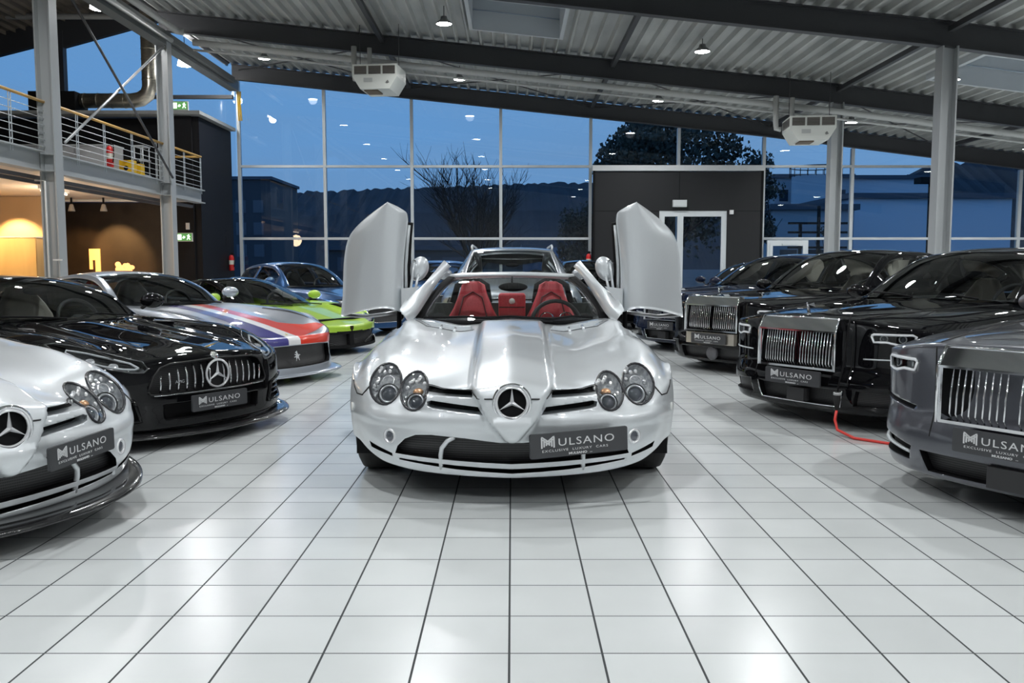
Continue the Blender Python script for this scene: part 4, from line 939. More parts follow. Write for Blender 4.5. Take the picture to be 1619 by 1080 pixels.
# ------------------------------------------------------------------ long nosed silver roadster / coupe with star
SLR = dict(L=4.656, yF=.98, yR=3.68, Ra=.335, zc=.320, sill=.20, nose=.05, tail=4.60, W0=.955, tuck=.02, wlow=.02,
    W=[(0, .90), (.3, .915), (.6, .935), (.98, .962), (1.5, .945), (2.3, .93), (3.0, .94), (3.7, .958), (4.3, .91), (4.66, .84)],
    C=[(0, .650), (.06, .662), (.2, .700), (.5, .752), (.9, .79), (1.3, .818), (1.7, .836), (1.95, .842), (2.4, .85), (3.2, .90), (3.9, .93), (4.5, .90), (4.66, .86)],
    V=[(0, .59), (.15, .612), (.3, .645), (.5, .685), (.9, .735), (1.3, .775), (1.7, .81), (2.0, .835), (2.6, .85), (3.2, .89), (3.9, .91), (4.66, .85)],
    K=[(0, .40), (.15, .44), (.23, .475), (.28, .53), (.34, .60), (.40, .66), (.48, .705), (.7, .748), (.9, .772), (1.1, .795), (1.5, .815), (2.0, .862), (2.6, .86), (3.2, .87), (3.7, .89), (4.3, .86), (4.66, .80)],
    S=[(0, .38), (.28, .44), (.42, .55), (.6, .625), (.98, .680), (1.3, .71), (1.7, .745), (2.1, .80), (2.6, .80), (3.2, .80), (3.7, .80), (4.3, .78), (4.66, .72)],
    M=[(0, .36), (.6, .50), (.98, .57), (1.5, .55), (2.5, .55), (3.7, .60), (4.66, .58)],
    g=[0, .006, .03, .07, .125, .20, .30, .43, .63, .86, 1], off=[(0, .01), (.12, -.01), (.4, -.05), (.75, -.04), (1, 0)], lip=[(0, .15), (.5, .165), (.8, .20), (.95, .27), (1, .28)],
    yc=[.16, .38, .70, 1.0, 1.25], ycr=[3.45, 3.65, 3.9, 4.15, 4.38])
def slr_sculpt(x, y, z):
    ax = abs(x)
    bz = tab([(.33, .0), (.352, .012), (.366, .036), (.385, .058), (.437, .100), (.48, .134), (.566, .178), (.62, .205), (.70, .222)])
    if y < .9 and z > .33:
        a = sst(-.008, .026, bz(z) - ax) * sst(.345, .375, z); y -= .115 * a * (1 - sst(.25, .8, y))
    bw = .222 + .022 * min(y / 2, 1)
    if y > .0 and z > .62 and y < 2.1: z += .030 * sst(0, .04, bw - ax) * sst(.02, .3, y) * (1 - sst(1.9, 2.0, y) * .6)
    # shallow bowls between ridge and fender
    if .9 < y < 2.1 and z > .6: z -= .014 * math.exp(-((ax - .36) / .09) ** 2) * sst(.9, 1.5, y)
    # bumper shoulder crease
    if y < .8 and .40 < z < .50: y -= .012 * math.sin(PI * (z - .40) / .10)
    return (x, y, z)
def slr_front(bm, root, S, splitter=False, rim_c=black):
    """cuts lamps, slots and intakes into the nose; material slots: 0 paint 1 mesh 2 black 3 reflector"""
    fc = lambda c, f: c.y < 1.0 and f.normal.y < .25
    bm.normal_update()
    lamps = [(.694, .607, .089, .097), (.525, .583, .076, .085)]
    for s_ in (1, -1):
        for k, (cx, cz, rx, rz) in enumerate(lamps):
            P_ = ellipse(s_ * cx, cz, rx, rz, 24); fs = cut(bm, P_, 'y', fc)
            cover = lift(bm, fs, 'headlamp_cover', [clearcov], root)
            av = sum((f.normal * f.calc_area() for f in fs), Vector()).normalized(); dd = -av
            pocket(bm, fs, .065, 3, 3, d=tuple(dd), scale=.95)
            seam(S, P_, 'headlamp_ring', cover, mat('ring dark', (.03, .03, .035), .25), .014, closed=True, sub=.02)
            dd = (av + Vector((0, -1.2, 0))).normalized(); R_ = dd.to_track_quat('-Y', 'Z').to_matrix()
            r_ = .050 if k == 0 else .044; q = Vector((s_ * (cx + (-.012 if k == 0 else .0)), 0, cz - .026)); h, _n = S.front(q.x, q.z)
            if h is None: continue
            def put(mb, nm, m_, par=cover, h=h, dep=.034, R_=R_, av=av):
                mb.v = [tuple(R_ @ Vector(v) + h - av * dep) for v in mb.v]; return mb.build(nm, m_, par)
            put(MB().lathe([(r_ * .80, .02), (r_ * .84, -.004), (r_, -.006), (r_ * 1.08, .004), (r_ * 1.1, .02)], axis='y', n=24), 'projector_bezel', lampchrome)
            put(MB().lathe([(r_ * 1.1, .0), (r_ * 1.2, -.004), (r_ * 1.22, .02)], axis='y', n=24), 'projector_ring', dark)
            put(MB().ell((0, .012, 0), (r_ * .80, .022, r_ * .80), 18, 10), 'projector_lens', lens)
            g = MB(); rn = random.Random(2 + k)
            for i in range(30):
                a = rn.uniform(0, 2 * PI); rr_ = rn.uniform(.55, .86); u_ = (s_ * (.012 if k == 0 else 0) + rx * rr_ * math.cos(a), .026 + rz * rr_ * math.sin(a))
                if math.hypot(*u_) < r_ * 1.35: continue
                g.ell((u_[0], .012, u_[1] / max(.6, -av.y)), (.012, .008, .012), 6, 5)
            put(g, 'facets', lampsil)
            if k == 1: put(MB().ell((-.004 * s_, .008, .060), (.030, .010, .022), 12, 8), 'indicator_bulb', amber)
            else: put(MB().lathe([(.030, .012), (.032, .0), (.036, .012)], (.01 * s_, 0, .075), 'y', 18), 'upper_reflector', lampchrome)
    for P_ in both([(.452, .612), (.205, .618), (.205, .578), (.452, .584)]): pocket(bm, cut(bm, P_, 'y', fc), .10, 2, 0)
    for P_ in both([(.445, .548), (.42, .556), (.175, .532), (.150, .492), (.41, .516), (.44, .525)]): pocket(bm, cut(bm, P_, 'y', fc), .10, 2, 0)
    hole = [(.622, .262), (.606, .305), (.565, .348), (.505, .374), (.42, .380), (.24, .370), (.06, .350), (-.06, .350), (-.24, .370), (-.42, .380), (-.505, .374), (-.565, .348), (-.606, .305), (-.622, .262), (-.36, .248), (0, .232), (.36, .248)]
    pocket(bm, cut(bm, hole, 'y', fc), .06, 1, 2)
    slot = [(.60, .236), (.30, .218), (0, .203), (-.30, .218), (-.60, .236), (-.60, .226), (-.3, .196), (0, .178), (.3, .196), (.60, .226)]
    pocket(bm, cut(bm, slot, 'y', fc), .06, 2, 2)
    for P_ in both([(.78, .30), (.64, .258), (.64, .240), (.77, .268)]): pocket(bm, cut(bm, P_, 'y', fc), .03, 2, 2)
    pocket(bm, cut(bm, ellipse(0, .573, .081, .081, 28), 'y', fc), .022, 2, 2)
    for s_ in (1, -1):                                            # struts in the intake, fog lamps, side reflectors
        P_ = []
        for x, z in ((.30, .372), (.335, .35), (.365, .31), (.372, .27), (.372, .225), (.372, .19)):
            h, _n = S.front(s_ * x, z); P_.append(h + Vector((0, .012, 0)))
        MB().tube(P_, .013, 8).build('intake_strut', silver if not splitter else silver, root)
        h, _n = S.front(s_ * .61, .232); MB().box((h.x, h.y + .01, .232), (.014, .02, .03)).build('lip_strut', silver, root)
        h, _n = S.front(s_ * .652, .352); Rf = (-_n if _n.y > 0 else _n).to_track_quat('-Y', 'Z').to_matrix(); g = MB().lathe([(.042, .004), (.040, -.006), (.030, -.004), (.028, .012)], axis='y', n=20); g.v = [tuple(Rf @ Vector(v) + h) for v in g.v]; o = g.build('fog_lamp', lampchrome, root)
        g = MB().ell((0, .002, 0), (.028, .008, .028), 12, 6); g.v = [tuple(Rf @ Vector(v) + h) for v in g.v]; g.build('fog_lens', lens, o)
        h, _n = S.side(s_, .50, .46)
        if h: MB().ell((h.x, h.y, h.z), (.008, .032, .024), 14, 8, rot=euler(0, 0, s_ * -.35)).build('side_reflector', mat('pale reflector', (.75, .76, .74), .2), root)
        for yy in (1.62, 1.78): 
            q = [S.down(s_ * .50 + s_ * (yy - 1.62) * -.6, 1.62 + .02), S.down(s_ * .50 + s_ * (yy - 1.62) * -.6 + s_ * .0, 1.80)]
            if q[0][0] and q[1][0]: MB().tube([q[0][0] + Vector((0, 0, .003)), q[1][0] + Vector((0, 0, .003))], .011, 6).build('bonnet_vent_rib', silver, root)
        pocket(bm, cut(bm, [(s_ * .265, 1.68), (s_ * .56, 1.73), (s_ * .665, 1.96), (s_ * .30, 1.90)], 'z', lambda c, f: c.z > .6), .028, 0, 0, d=(0, 0, -1))
        seam(S, [(s_ * .27, 1.66), (s_ * .60, 1.72), (s_ * .70, 1.95)], 'bonnet_vent_edge', root, mode='top', w=.012, m=mat('seam grey', (.18, .19, .2), .4))
        seam(S, [(s_ * .785, .592), (s_ * .825, .545), (s_ * .865, .545), (s_ * .91, .60)], 'bonnet_shut_line', root, w=.009)
        seam(S, [(s_ * .088, .590), (s_ * .175, .588), (s_ * .205, .612)], 'bonnet_shut_line', root, w=.008)
        seam(S, [(s_ * .205, .614), (s_ * .46, .616)], 'bonnet_shut_line', root, w=.004)
    h, _n = S.front(0, .575)
    MB().lathe([(.098, .012), (.100, -.004), (.090, -.010), (.082, .0), (.080, .03)], (0, h.y, .573), 'y', 36).build('emblem_ring', chrome, root)
    star(root, (0, h.y - .004, .573), .078, back=False)
def slr_base(root, open_=False, m=silver):
    def dele(v):
        if open_:
            if 1.66 < v[1] < 2.78 and abs(v[0]) > .78 and v[2] > .30: return True
            if abs(v[0]) < .80 - .1 * sst(2.3, 1.9, v[1]) and 2.0 + .22 * (abs(v[0]) / .75) ** 2 < v[1] < 3.28 and v[2] > .5: return True
        elif abs(v[0]) < .74 and 2.02 + .22 * (abs(v[0]) / .75) ** 2 < v[1] < 3.3 and v[2] > .5: return True
        return False
    G = body_rows(SLR); G = dense(G, 6); G = np.transpose(dense(np.transpose(G, (1, 0, 2)), 8, True), (1, 0, 2)); G = relax(G, 3)
    for i in range(G.shape[0]):
        for j in range(G.shape[1]): G[i, j] = slr_sculpt(*G[i, j])
    bm = grid_mesh(G, None, delete=lambda v, i, j: dele(v)); bmesh.ops.recalc_face_normals(bm, faces=bm.faces)
    f0 = min(bm.faces, key=lambda f: abs(f.calc_center_median().y - 1.3) + abs(f.calc_center_median().x))
    if f0.normal.z < 0: bmesh.ops.reverse_faces(bm, faces=bm.faces)
    return bm
def slr_common(root, m, dx=0):
    tub(root, SLR, .8, .78, 1.5, 3.32)
    for y, x in ((.98, .80), (3.68, .80)):
        for sg in (-1, 1): wheel(root, sg * x, y, .320, .26 if y < 2 else .30, sg, rimm, 12)
hero = empty('sports_car', (0, 4.39, 0), 0, 'silver roadster with raised doors and red seats in the middle of the aisle', 'car', 'showroom cars')
def build_hero():
    root = hero; bm = slr_base(root, True); S = Surf(bm); slr_front(bm, root, S)
    bm_obj('body', bm, [silver, grillem, black, lampsil], root)
    slr_common(root, silver)
    # number plate follows the bumper
    plate(root, (.342, -.030, .360), yaw=math.radians(17), tilt=-.035, w=.53, h=.125)
    # windscreen, header and wipers
    def wpt(u, v):                                    # u -1..1 across, v 0..1 up
        xb = .715 * u; yb_ = 1.96 + .22 * abs(u) ** 2.2; zb_ = .845 + .006 * u * u
        xt = .500 * u; yt = 2.66 + .06 * u * u; zt_ = 1.178 - .018 * u * u
        b_ = math.sin(PI * v) * .035
        return Vector((xb + (xt - xb) * v, yb_ + (yt - yb_) * v - b_ * .4, zb_ + (zt_ - zb_) * v + b_))
    N, Mv = 24, 10; vs = [wpt(-1 + 2 * i / N, j / Mv) for j in range(Mv + 1) for i in range(N + 1)]
    fs = [(j * (N + 1) + i, j * (N + 1) + i + 1, (j + 1) * (N + 1) + i + 1, (j + 1) * (N + 1) + i) for j in range(Mv) for i in range(N)]
    o = mesh_obj('windscreen', vs, fs, autoglass, root, smooth=True)
    for s_ in (1, -1): MB().tube([wpt(s_ * .985, v / 8) + Vector((0, .012, -.005)) for v in range(9)], .042, 8, flat=.5).build('screen_seal', black, o)
    MB().tube([wpt(-1 + 2 * i / 16, 0) + Vector((0, .0, -.008)) for i in range(17)], .016, 8).build('cowl_seal', black, o)
    MB().tube([wpt(-1 + 2 * i / 20, 1) + Vector((0, .02, .006)) for i in range(21)], .034, 10, flat=.7).build('windscreen_header', silver, root)
    for a, c in (((-.02, 1.93, .862), (-.66, 2.10, .868)), ((.28, 1.93, .868), (.60, 2.09, .87)), ((.28, 1.93, .868), (-.28, 1.99, .872))):
        MB().tube([a, tuple((Vector(a) + Vector(c)) / 2 + Vector((0, 0, .016))), c], .009, 6).build('wiper', black, root)
    MB().bx(-.28, .30, 1.95, 2.0, .845, .862).build('cowl_panel', dark, root)
    # doors swung up, each with pillar cover, mirror and strut
    T_ = [[(-1.323, 2.32, .859), (-1.127, 2.17, .915), (-.952, 2.1, .938), (-.883, 2.11, .925), (-.823, 2.2, .900)], [(-1.306, 2.32, 1.038), (-1.115, 2.164, 1.067), (-.946, 2.1, 1.092), (-.879, 2.11, 1.08), (-.821, 2.2, 1.066)],
        [(-1.293, 2.317, 1.271), (-1.104, 2.157, 1.275), (-.938, 2.1, 1.28), (-.873, 2.11, 1.268), (-.817, 2.198, 1.256)], [(-1.27, 2.309, 1.411), (-1.09, 2.151, 1.407), (-.932, 2.1, 1.406), (-.863, 2.11, 1.406), (-.803, 2.195, 1.408)],
        [(-1.238, 2.295, 1.487), (-1.073, 2.145, 1.494), (-.929, 2.1, 1.504), (-.855, 2.11, 1.509), (-.789, 2.188, 1.517)], [(-1.157, 2.271, 1.577), (-1.032, 2.139, 1.583), (-.925, 2.1, 1.592), (-.849, 2.11, 1.591), (-.78, 2.176, 1.592)],
        [(-1.059, 2.236, 1.652), (-.985, 2.132, 1.655), (-.923, 2.1, 1.662), (-.851, 2.11, 1.651), (-.783, 2.158, 1.642)], [(-.993, 2.186, 1.691), (-.955, 2.126, 1.696), (-.921, 2.1, 1.704), (-.88, 2.11, 1.695), (-.839, 2.133, 1.687)],
        [(-.930, 2.12, 1.722), (-.926, 2.115, 1.724), (-.921, 2.1, 1.727), (-.918, 2.11, 1.724), (-.912, 2.12, 1.722)]]
    for s_, side in ((1, 'left'), (-1, 'right')):
        A = np.array(T_, float); A[:, :, 0] *= s_
        A = dense(A, 6); A = np.transpose(dense(np.transpose(A, (1, 0, 2)), 6), (1, 0, 2)); R_, C_ = A.shape[:2]
        vs = [tuple(v) for r_ in A for v in r_]; k = len(vs)
        cen = A.mean(axis=(0, 1)); vs += [(cen[0] + (v[0] - cen[0]) * .965, v[1] + (.10 if True else 0), cen[2] + (v[2] - cen[2]) * .97 + .0) for r_ in A for v in r_]
        fs = [(i * C_ + j, i * C_ + j + 1, (i + 1) * C_ + j + 1, (i + 1) * C_ + j) for i in range(R_ - 1) for j in range(C_ - 1)]; fm_ = [0] * len(fs)
        b_ = [tuple(q + k for q in f[::-1]) for f in fs]; fs += b_; fm_ += [1] * len(b_)
        ed = [(0, j) for j in range(C_ - 1)] + [(i, C_ - 1) for i in range(R_ - 1)] + [(R_ - 1, j) for j in range(C_ - 1, 0, -1)] + [(i, 0) for i in range(R_ - 1, 0, -1)]
        for q in range(len(ed)):
            a = ed[q][0] * C_ + ed[q][1]; c = ed[(q + 1) % len(ed)]; c = c[0] * C_ + c[1]; fs.append((a, c, c + k, a + k)); fm_.append(1)
        dr = mesh_obj('door', vs, fs, [silver, dark], root, fm_, smooth=True); dr['label'] = 'raised silver door panel'
        dr.data.polygons.foreach_set('use_smooth', [m_ == 0 for m_ in fm_])
        g = MB()
        g.tube([(-.795 * s_, 2.26, .92), (-.795 * s_, 2.26, 1.25), (-.782 * s_, 2.26, 1.48), (-.768 * s_, 2.24, 1.58)], .022, 8).build('door_seal', black, dr)
        g = MB(); g.tube([(-.805 * s_, 2.22, .93), (-.805 * s_, 2.22, 1.26), (-.790 * s_, 2.21, 1.42), (-.776 * s_, 2.20, 1.56)], .013, 8).build('door_edge_trim', alu, dr)
        P_ = [(-1.30, 2.40, .875), (-1.12, 2.33, .865), (-.98, 2.30, .885), (-.86, 2.30, .905)]
        g = MB().tube([(s_ * x, y, z) for x, y, z in P_], .045, 10, flat=.35); g.build('door_inner_sill', mat('door inner silver', (.45, .46, .48), .35, .5), dr)
        MB().tube([(-.865 * s_, 2.25, .72), (-.862 * s_, 2.25, .95)], .018, 8).build('gas_strut', black, dr)
        # pillar cover
        po = [(-.83, 2.02, .93), (-.800, 2.12, .998), (-.693, 2.3, 1.100), (-.629, 2.5, 1.190), (-.556, 2.75, 1.300)]; pi_ = [(-.765, 2.04, .835), (-.714, 2.12, .885), (-.655, 2.3, .990), (-.588, 2.5, 1.122), (-.505, 2.75, 1.250)]
        A = np.array([[po[i], ((po[i][0] + pi_[i][0]) / 2, (po[i][1] + pi_[i][1]) / 2 - .02, (po[i][2] + pi_[i][2]) / 2 + .008), pi_[i], (pi_[i][0], pi_[i][1] + .045, pi_[i][2]), (po[i][0], po[i][1] + .045, po[i][2]), po[i]] for i in range(5)], float); A[:, :, 0] *= s_
        A = dense(A, 5); vs = [tuple(v) for r_ in A for v in r_]; R_, C_ = A.shape[:2]
        fs = [(i * C_ + j, i * C_ + j + 1, (i + 1) * C_ + j + 1, (i + 1) * C_ + j) for i in range(R_ - 1) for j in range(C_ - 1)] + [tuple(range(C_ - 1)), tuple((R_ - 1) * C_ + j for j in range(C_ - 1))]
        pc = mesh_obj('pillar_cover', vs, fs, silver, dr, smooth=True)
        # triangular root between pillar and door panel, mirror on twin stalks
        MB().prism([(-.83 * s_, .895), (-.83 * s_, 1.085), (-.700 * s_, 1.100), (-.79 * s_, .98), (-.77 * s_, .86)], 'y', 2.13, 2.20).build('mirror_base', silver, dr)
        mo = MB(); mo.ell((-.712 * s_, 2.28, 1.232), (.072, .05, .098), 20, 14, rot=euler(0, s_ * .42, 0)).build('door_mirror', silver, dr)
        mm_ = dr.children[-1]
        MB().tube([(-.742 * s_, 2.235, 1.285), (-.752 * s_, 2.22, 1.20), (-.768 * s_, 2.2, 1.07)], .010, 8).tube([(-.712 * s_, 2.24, 1.19), (-.725 * s_, 2.22, 1.12), (-.735 * s_, 2.2, 1.07)], .010, 8).build('mirror_stalk', silver, mm_)
        MB().lathe([(0, -.006), (.012, -.004), (.012, .01)], (-.742 * s_, 2.226, 1.290), 'y', 12).build('mirror_bolt', chrome, mm_)
        MB().bx(min(s_ * -.93, s_ * -.84), max(s_ * -.93, s_ * -.84), 1.70, 2.75, .20, .34).build('door_sill', silver, root)
        MB().bx(min(s_ * -.84, s_ * -.80), max(s_ * -.84, s_ * -.80), 1.62, 1.66, .3, .80).build('door_shut_face', dark, root)
    # cockpit
    seats(root, 2.70, .34, leather_red, (-.335, .335), .5, .66, style='sport')
    ct = MB(); ct.bx(-.115, .115, 3.0, 3.2, .5, 1.02); A = ct.build('centre_backrest', leather_red, root)
    bv = A.modifiers.new('b', 'BEVEL'); bv.width = .02; bv.segments = 3
    MB().lathe([(0, -.004), (.024, -.004), (.026, .002)], (0, 2.997, .955), 'y', 16).build('backrest_badge', mat('badge cream', (.8, .78, .72), .4), A)
    MB().tube([(-.11, 2.998, .905), (.11, 2.998, .905)], .004, 6).build('backrest_seam', black, A)
    steering(root, .345, 2.42, .80, .19, .35)
    d_ = MB(); A = np.array([[(x, 2.02 + .16 * (x / .7) ** 2, .84), (x, 2.18 + .1 * (x / .7) ** 2, .865), (x, 2.34, .85), (x, 2.36, .70), (x, 2.3, .55)] for x in np.linspace(-.68, .68, 13)]); A = np.transpose(dense(np.transpose(A, (1, 0, 2)), 3), (1, 0, 2)); R_, C_ = A.shape[:2]
    mesh_obj('dashboard', [tuple(v) for r_ in A for v in r_], [(i * C_ + j, i * C_ + j + 1, (i + 1) * C_ + j + 1, (i + 1) * C_ + j) for i in range(R_ - 1) for j in range(C_ - 1)], leather_blk, root, smooth=True)
    for x in (.27, .42): MB().lathe([(.05, -.02), (.058, .0), (.05, .03)], (x, 2.37, .84), 'y', 16).build('instrument_pod', chrome, root)
    MB().ell((.008, 2.60, 1.085), (.118, .02, .036), 18, 10).tube([(0, 2.6, 1.11), (0, 2.64, 1.165)], .008, 6).build('rear_view_mirror', black, root)
    for x in (-.22, .22): MB().ell((x, 3.22, 1.0), (.035, .03, .03), 10, 8).tube([(x, 3.22, .9), (x, 3.22, 1.0)], .012, 6).build('roll_bar_cap', black, root)
    rb = MB(); rb.bx(-.74, .74, 3.24, 3.30, .55, .93); rb.build('rear_bulkhead', mat('bulkhead leather', (.025, .035, .032), .5), root)
    for s_ in (1, -1):
        MB().tube([(s_ * .2, 3.26, .93), (s_ * .22, 3.27, 1.08), (s_ * .34, 3.28, 1.16), (s_ * .48, 3.27, 1.08), (s_ * .52, 3.26, .93)], .028, 8).build('roll_bar', black, root)
        MB().tube([(s_ * .74, 1.95, .80), (s_ * .76, 2.5, .82), (s_ * .72, 3.2, .86)], .02, 8).build('door_opening_seal', black, root)
build_hero()

silver_coupe_name = 'silver coupe with carbon front splitter cut off by the left picture edge'
def build_slr_coupe():
    root = empty('sports_car', (-2.19, 3.66, 0), math.radians(55.1), silver_coupe_name, 'car', 'showroom cars')
    bm = slr_base(root, False); S = Surf(bm); slr_front(bm, root, S, True)
    bm_obj('body', bm, [silver, grillem, black, lampsil], root); slr_common(root, silver)
    plate(root, (.345, -.030, .420), yaw=math.radians(26), tilt=-.02, w=.46, h=.105)
    MB().tube([(.2, .0, .40), (.54, .10, .40)], .008, 6).build('plate_bracket', black, root)
    sp_ = [(-.885, .60, .225), (-.845, .40, .200), (-.75, .225, .170), (-.58, .095, .145), (-.30, .01, .128), (0, -.02, .122), (.30, .01, .128), (.58, .095, .145), (.75, .225, .170), (.845, .40, .200), (.885, .60, .225)]
    A = np.array([[(x * .97, y + .10, z + .035), (x, y, z + .022), (x * 1.015, y - .045, z + .002), (x * 1.015, y - .048, z - .014), (x * .97, y + .1, z - .02)] for x, y, z in sp_]); A = np.transpose(dense(np.transpose(dense(A, 5), (1, 0, 2)), 3), (1, 0, 2)); R_, C_ = A.shape[:2]
    mesh_obj('carbon_splitter', [tuple(v) for r_ in A for v in r_], [(i * C_ + j, i * C_ + j + 1, (i + 1) * C_ + j + 1, (i + 1) * C_ + j) for i in range(R_ - 1) for j in range(C_ - 1)], carbon, root, smooth=True)
    cabin(dict(rows=[((1.98, .84), (.70, 2.18, .855), (.72, 2.22, .85)), ((2.32, 1.02), (.63, 2.42, 1.0), (.76, 2.48, .85)), ((2.68, 1.175), (.54, 2.74, 1.14), (.78, 2.72, .85)), ((3.0, 1.20), (.52, 3.0, 1.165), (.78, 3.0, .86)), ((3.3, 1.17), (.50, 3.3, 1.13), (.76, 3.3, .88)), ((3.7, 1.06), (.45, 3.6, 1.03), (.70, 3.6, .89)), ((4.1, .93), (.38, 3.95, .93), (.5, 3.95, .90))], wr=(.08, 2), side=(1.0, 4.2), pillars=[(3.0, 3.2)]) | dict(wr=(.08, 1.92, 4.1, 5.8)), root, silver)
    seats(root, 2.72, .33, leather_blk, (-.345, .345)); steering(root, .345, 2.42, .80)
    for s_ in (1, -1): mirror(root, s_ * .95, 2.3, .98, s_, silver)
build_slr_coupe()
# ------------------------------------------------------------------ the other cars
def interior(root, p, m, yw=2.45, zf=.42, zseat=.40, w=.72, y1=4.2, rear=True, dash_z=.90, h=.62):
    tub(root, p, .9, w, p['yF'] + p['Ra'] + .1, y1)
    seats(root, yw + .55, zseat, m, (-.38, .38), h=h)
    if rear: seats(root, yw + 1.45, zseat + .02, m, (-.36, .36), h=h - .04)
    A = np.array([[(x, yw - .62 + .22 * (x / .7) ** 2, dash_z), (x, yw - .35, dash_z + .02), (x, yw - .14, dash_z - .01), (x, yw - .12, dash_z - .16), (x, yw - .2, dash_z - .3)] for x in np.linspace(-w, w, 11)]); A = np.transpose(dense(np.transpose(A, (1, 0, 2)), 3), (1, 0, 2)); R_, C_ = A.shape[:2]
    mesh_obj('dashboard', [tuple(v) for r_ in A for v in r_], [(i * C_ + j, i * C_ + j + 1, (i + 1) * C_ + j + 1, (i + 1) * C_ + j) for i in range(R_ - 1) for j in range(C_ - 1)], leather_blk, root, smooth=True)
    steering(root, .37, yw, dash_z - .02); MB().ell((0, yw + .02, dash_z + .24), (.11, .02, .035), 14, 8).build('rear_view_mirror', black, root)
def full_car(name, loc, deg, label, p, cab, m, nu=4, nv=3, inter=leather_blk, roofm=None, wheelR=.36, spokes=10, yw=2.45, rear=True, dash_z=.90, front=None, sculpt=None, rim=rimm, mirrors=None, hseat=.62, wipers=True):
    root = empty(name, loc, math.radians(deg), label, 'car', 'showroom cars')
    bl = [(q[2][0] - .045, q[2][1]) for q in cab['rows']]; hole = [(0, cab['rows'][0][0][0] + .08)] + [(bl[0][0] - .05, bl[0][1] + .05)] + bl[1:] + [(0, bl[-1][1])]
    bm, G = build_body(p, root, m, nu, nv, sculpt, 2, hole); bmesh.ops.recalc_face_normals(bm, faces=bm.faces)
    f0 = min(bm.faces, key=lambda f: abs(f.calc_center_median().y - 1.0) + abs(f.calc_center_median().x) - f.calc_center_median().z)
    if f0.normal.z < 0: bmesh.ops.reverse_faces(bm, faces=bm.faces)
    bm.normal_update(); S = Surf(bm)
    if front: front(bm, root, S)
    bm_obj('body', bm, [m, grillem, black, lampsil, carbon, mat('smoked reflector', (.10, .105, .11), .25, .5)], root)
    _, S2 = cabin(cab, root, m, nu, nv, roof=roofm)
    interior(root, p, inter, yw, rear=rear, dash_z=dash_z, h=hseat)
    for y in (p['yF'], p['yR']):
        for sg in (-1, 1): wheel(root, sg * (p['W0'] - .155), y, wheelR, .25, sg, rim, spokes)
    if mirrors:
        for sg in (-1, 1): mirror(root, sg * mirrors[0], mirrors[1], mirrors[2], sg, m, 1.0)
    if wipers:
        c0 = cab['rows'][0]; 
        for a, b_ in ((-.1, -.58), (.5, .02)): MB().tube([(a, c0[0][0] + .0, c0[0][1] + .012), ((a + b_) / 2, c0[0][0] + .08, c0[0][1] + .035), (b_, c0[0][0] + .14, c0[0][1] + .045)], .009, 6).build('wiper', black, root)
    return root, S, S2
def sideseams(S, root, ys, z0, z1, m=None):
    for sg in (1, -1):
        for y in ys: seam(S, [(y, z0), (y - .02, z1)], 'door_shut_line', root, m, .006, 'side', sg=sg, sub=.04)
def rr_grille(root, y, z0, z1, w, n_=11, head=.10, m=chrome, yslope=.02):
    g = MB(); hw = w / 2; f = .022
    g.bx(-hw, -hw + f, y - .03, y + .06, z0, z1 - head).bx(hw - f, hw, y - .03, y + .06, z0, z1 - head).bx(-hw + f, hw - f, y - .03, y + .05, z0, z0 + .016)
    # polished header, leaning back
    zt_ = z1 - head; g.add([(-hw, y - .035, zt_), (hw, y - .035, zt_), (hw - .01, y + .02, z1), (-hw + .01, y + .02, z1), (-hw, y + .09, zt_), (hw, y + .09, zt_), (hw - .01, y + .10, z1), (-hw + .01, y + .10, z1)], [(0, 1, 2, 3), (5, 4, 7, 6), (3, 2, 6, 7), (0, 3, 7, 4), (1, 5, 6, 2), (0, 4, 5, 1)])
    g.bx(-hw + .0, hw - .0, y - .042, y - .02, zt_ - .008, zt_ + .004)
    g.tube([(-hw + .01, y + .018, z1), (hw - .01, y + .018, z1)], .007, 6); g.tube([(-hw, y - .036, z0), (-hw, y - .036, zt_), (-hw + .01, y + .018, z1)], .008, 6).tube([(hw, y - .036, z0), (hw, y - .036, zt_), (hw - .01, y + .018, z1)], .008, 6)
    o = g.build('radiator_grille', m, root); v = MB()
    for s_ in (1, -1):
        for k in range(n_):
            x = s_ * (.018 + (hw - f - .03) * (k + .5) / n_); c_ = .02 * (k / n_) ** 3
            v.tube([(x, y + .012 + c_, zt_ - .006), (x, y - .012 + c_, (z0 + zt_) / 2), (x, y - .018 + c_, z0 + .05), (x, y + .01 + c_, z0 + .012)], .0054, 6)
    v.build('vanes', m, o); MB().bx(-hw + f, hw - f, y + .045, y + .055, z0, zt_).build('grille_backing', black, o)
    return o
def spirit(root, x, y, z, s=1.0):
    g = MB(); g.lathe([(.022 * s, 0), (.024 * s, .006 * s), (.012 * s, .012 * s), (.008 * s, .02 * s)], (x, y, z), n=14)
    g.tube([(x, y, z + .015 * s), (x, y - .006 * s, z + .04 * s), (x, y - .016 * s, z + .07 * s), (x, y - .022 * s, z + .085 * s)], .01, 8, rs=[.011 * s, .014 * s, .010 * s, .006 * s]); g.ell((x, y - .026 * s, z + .094 * s), (.007 * s, .007 * s, .008 * s), 8, 6)
    for sg in (1, -1): g.add([(x, y - .012 * s, z + .082 * s), (x + sg * .018 * s, y + .035 * s, z + .098 * s), (x + sg * .026 * s, y + .045 * s, z + .062 * s), (x, y + .005 * s, z + .05 * s), (x, y - .006 * s, z + .076 * s)], [(0, 1, 2, 3), (4, 3, 2, 1)])
    o = g.build('bonnet_ornament', chrome, root); o['label'] = 'small winged chrome figure on the bonnet edge'
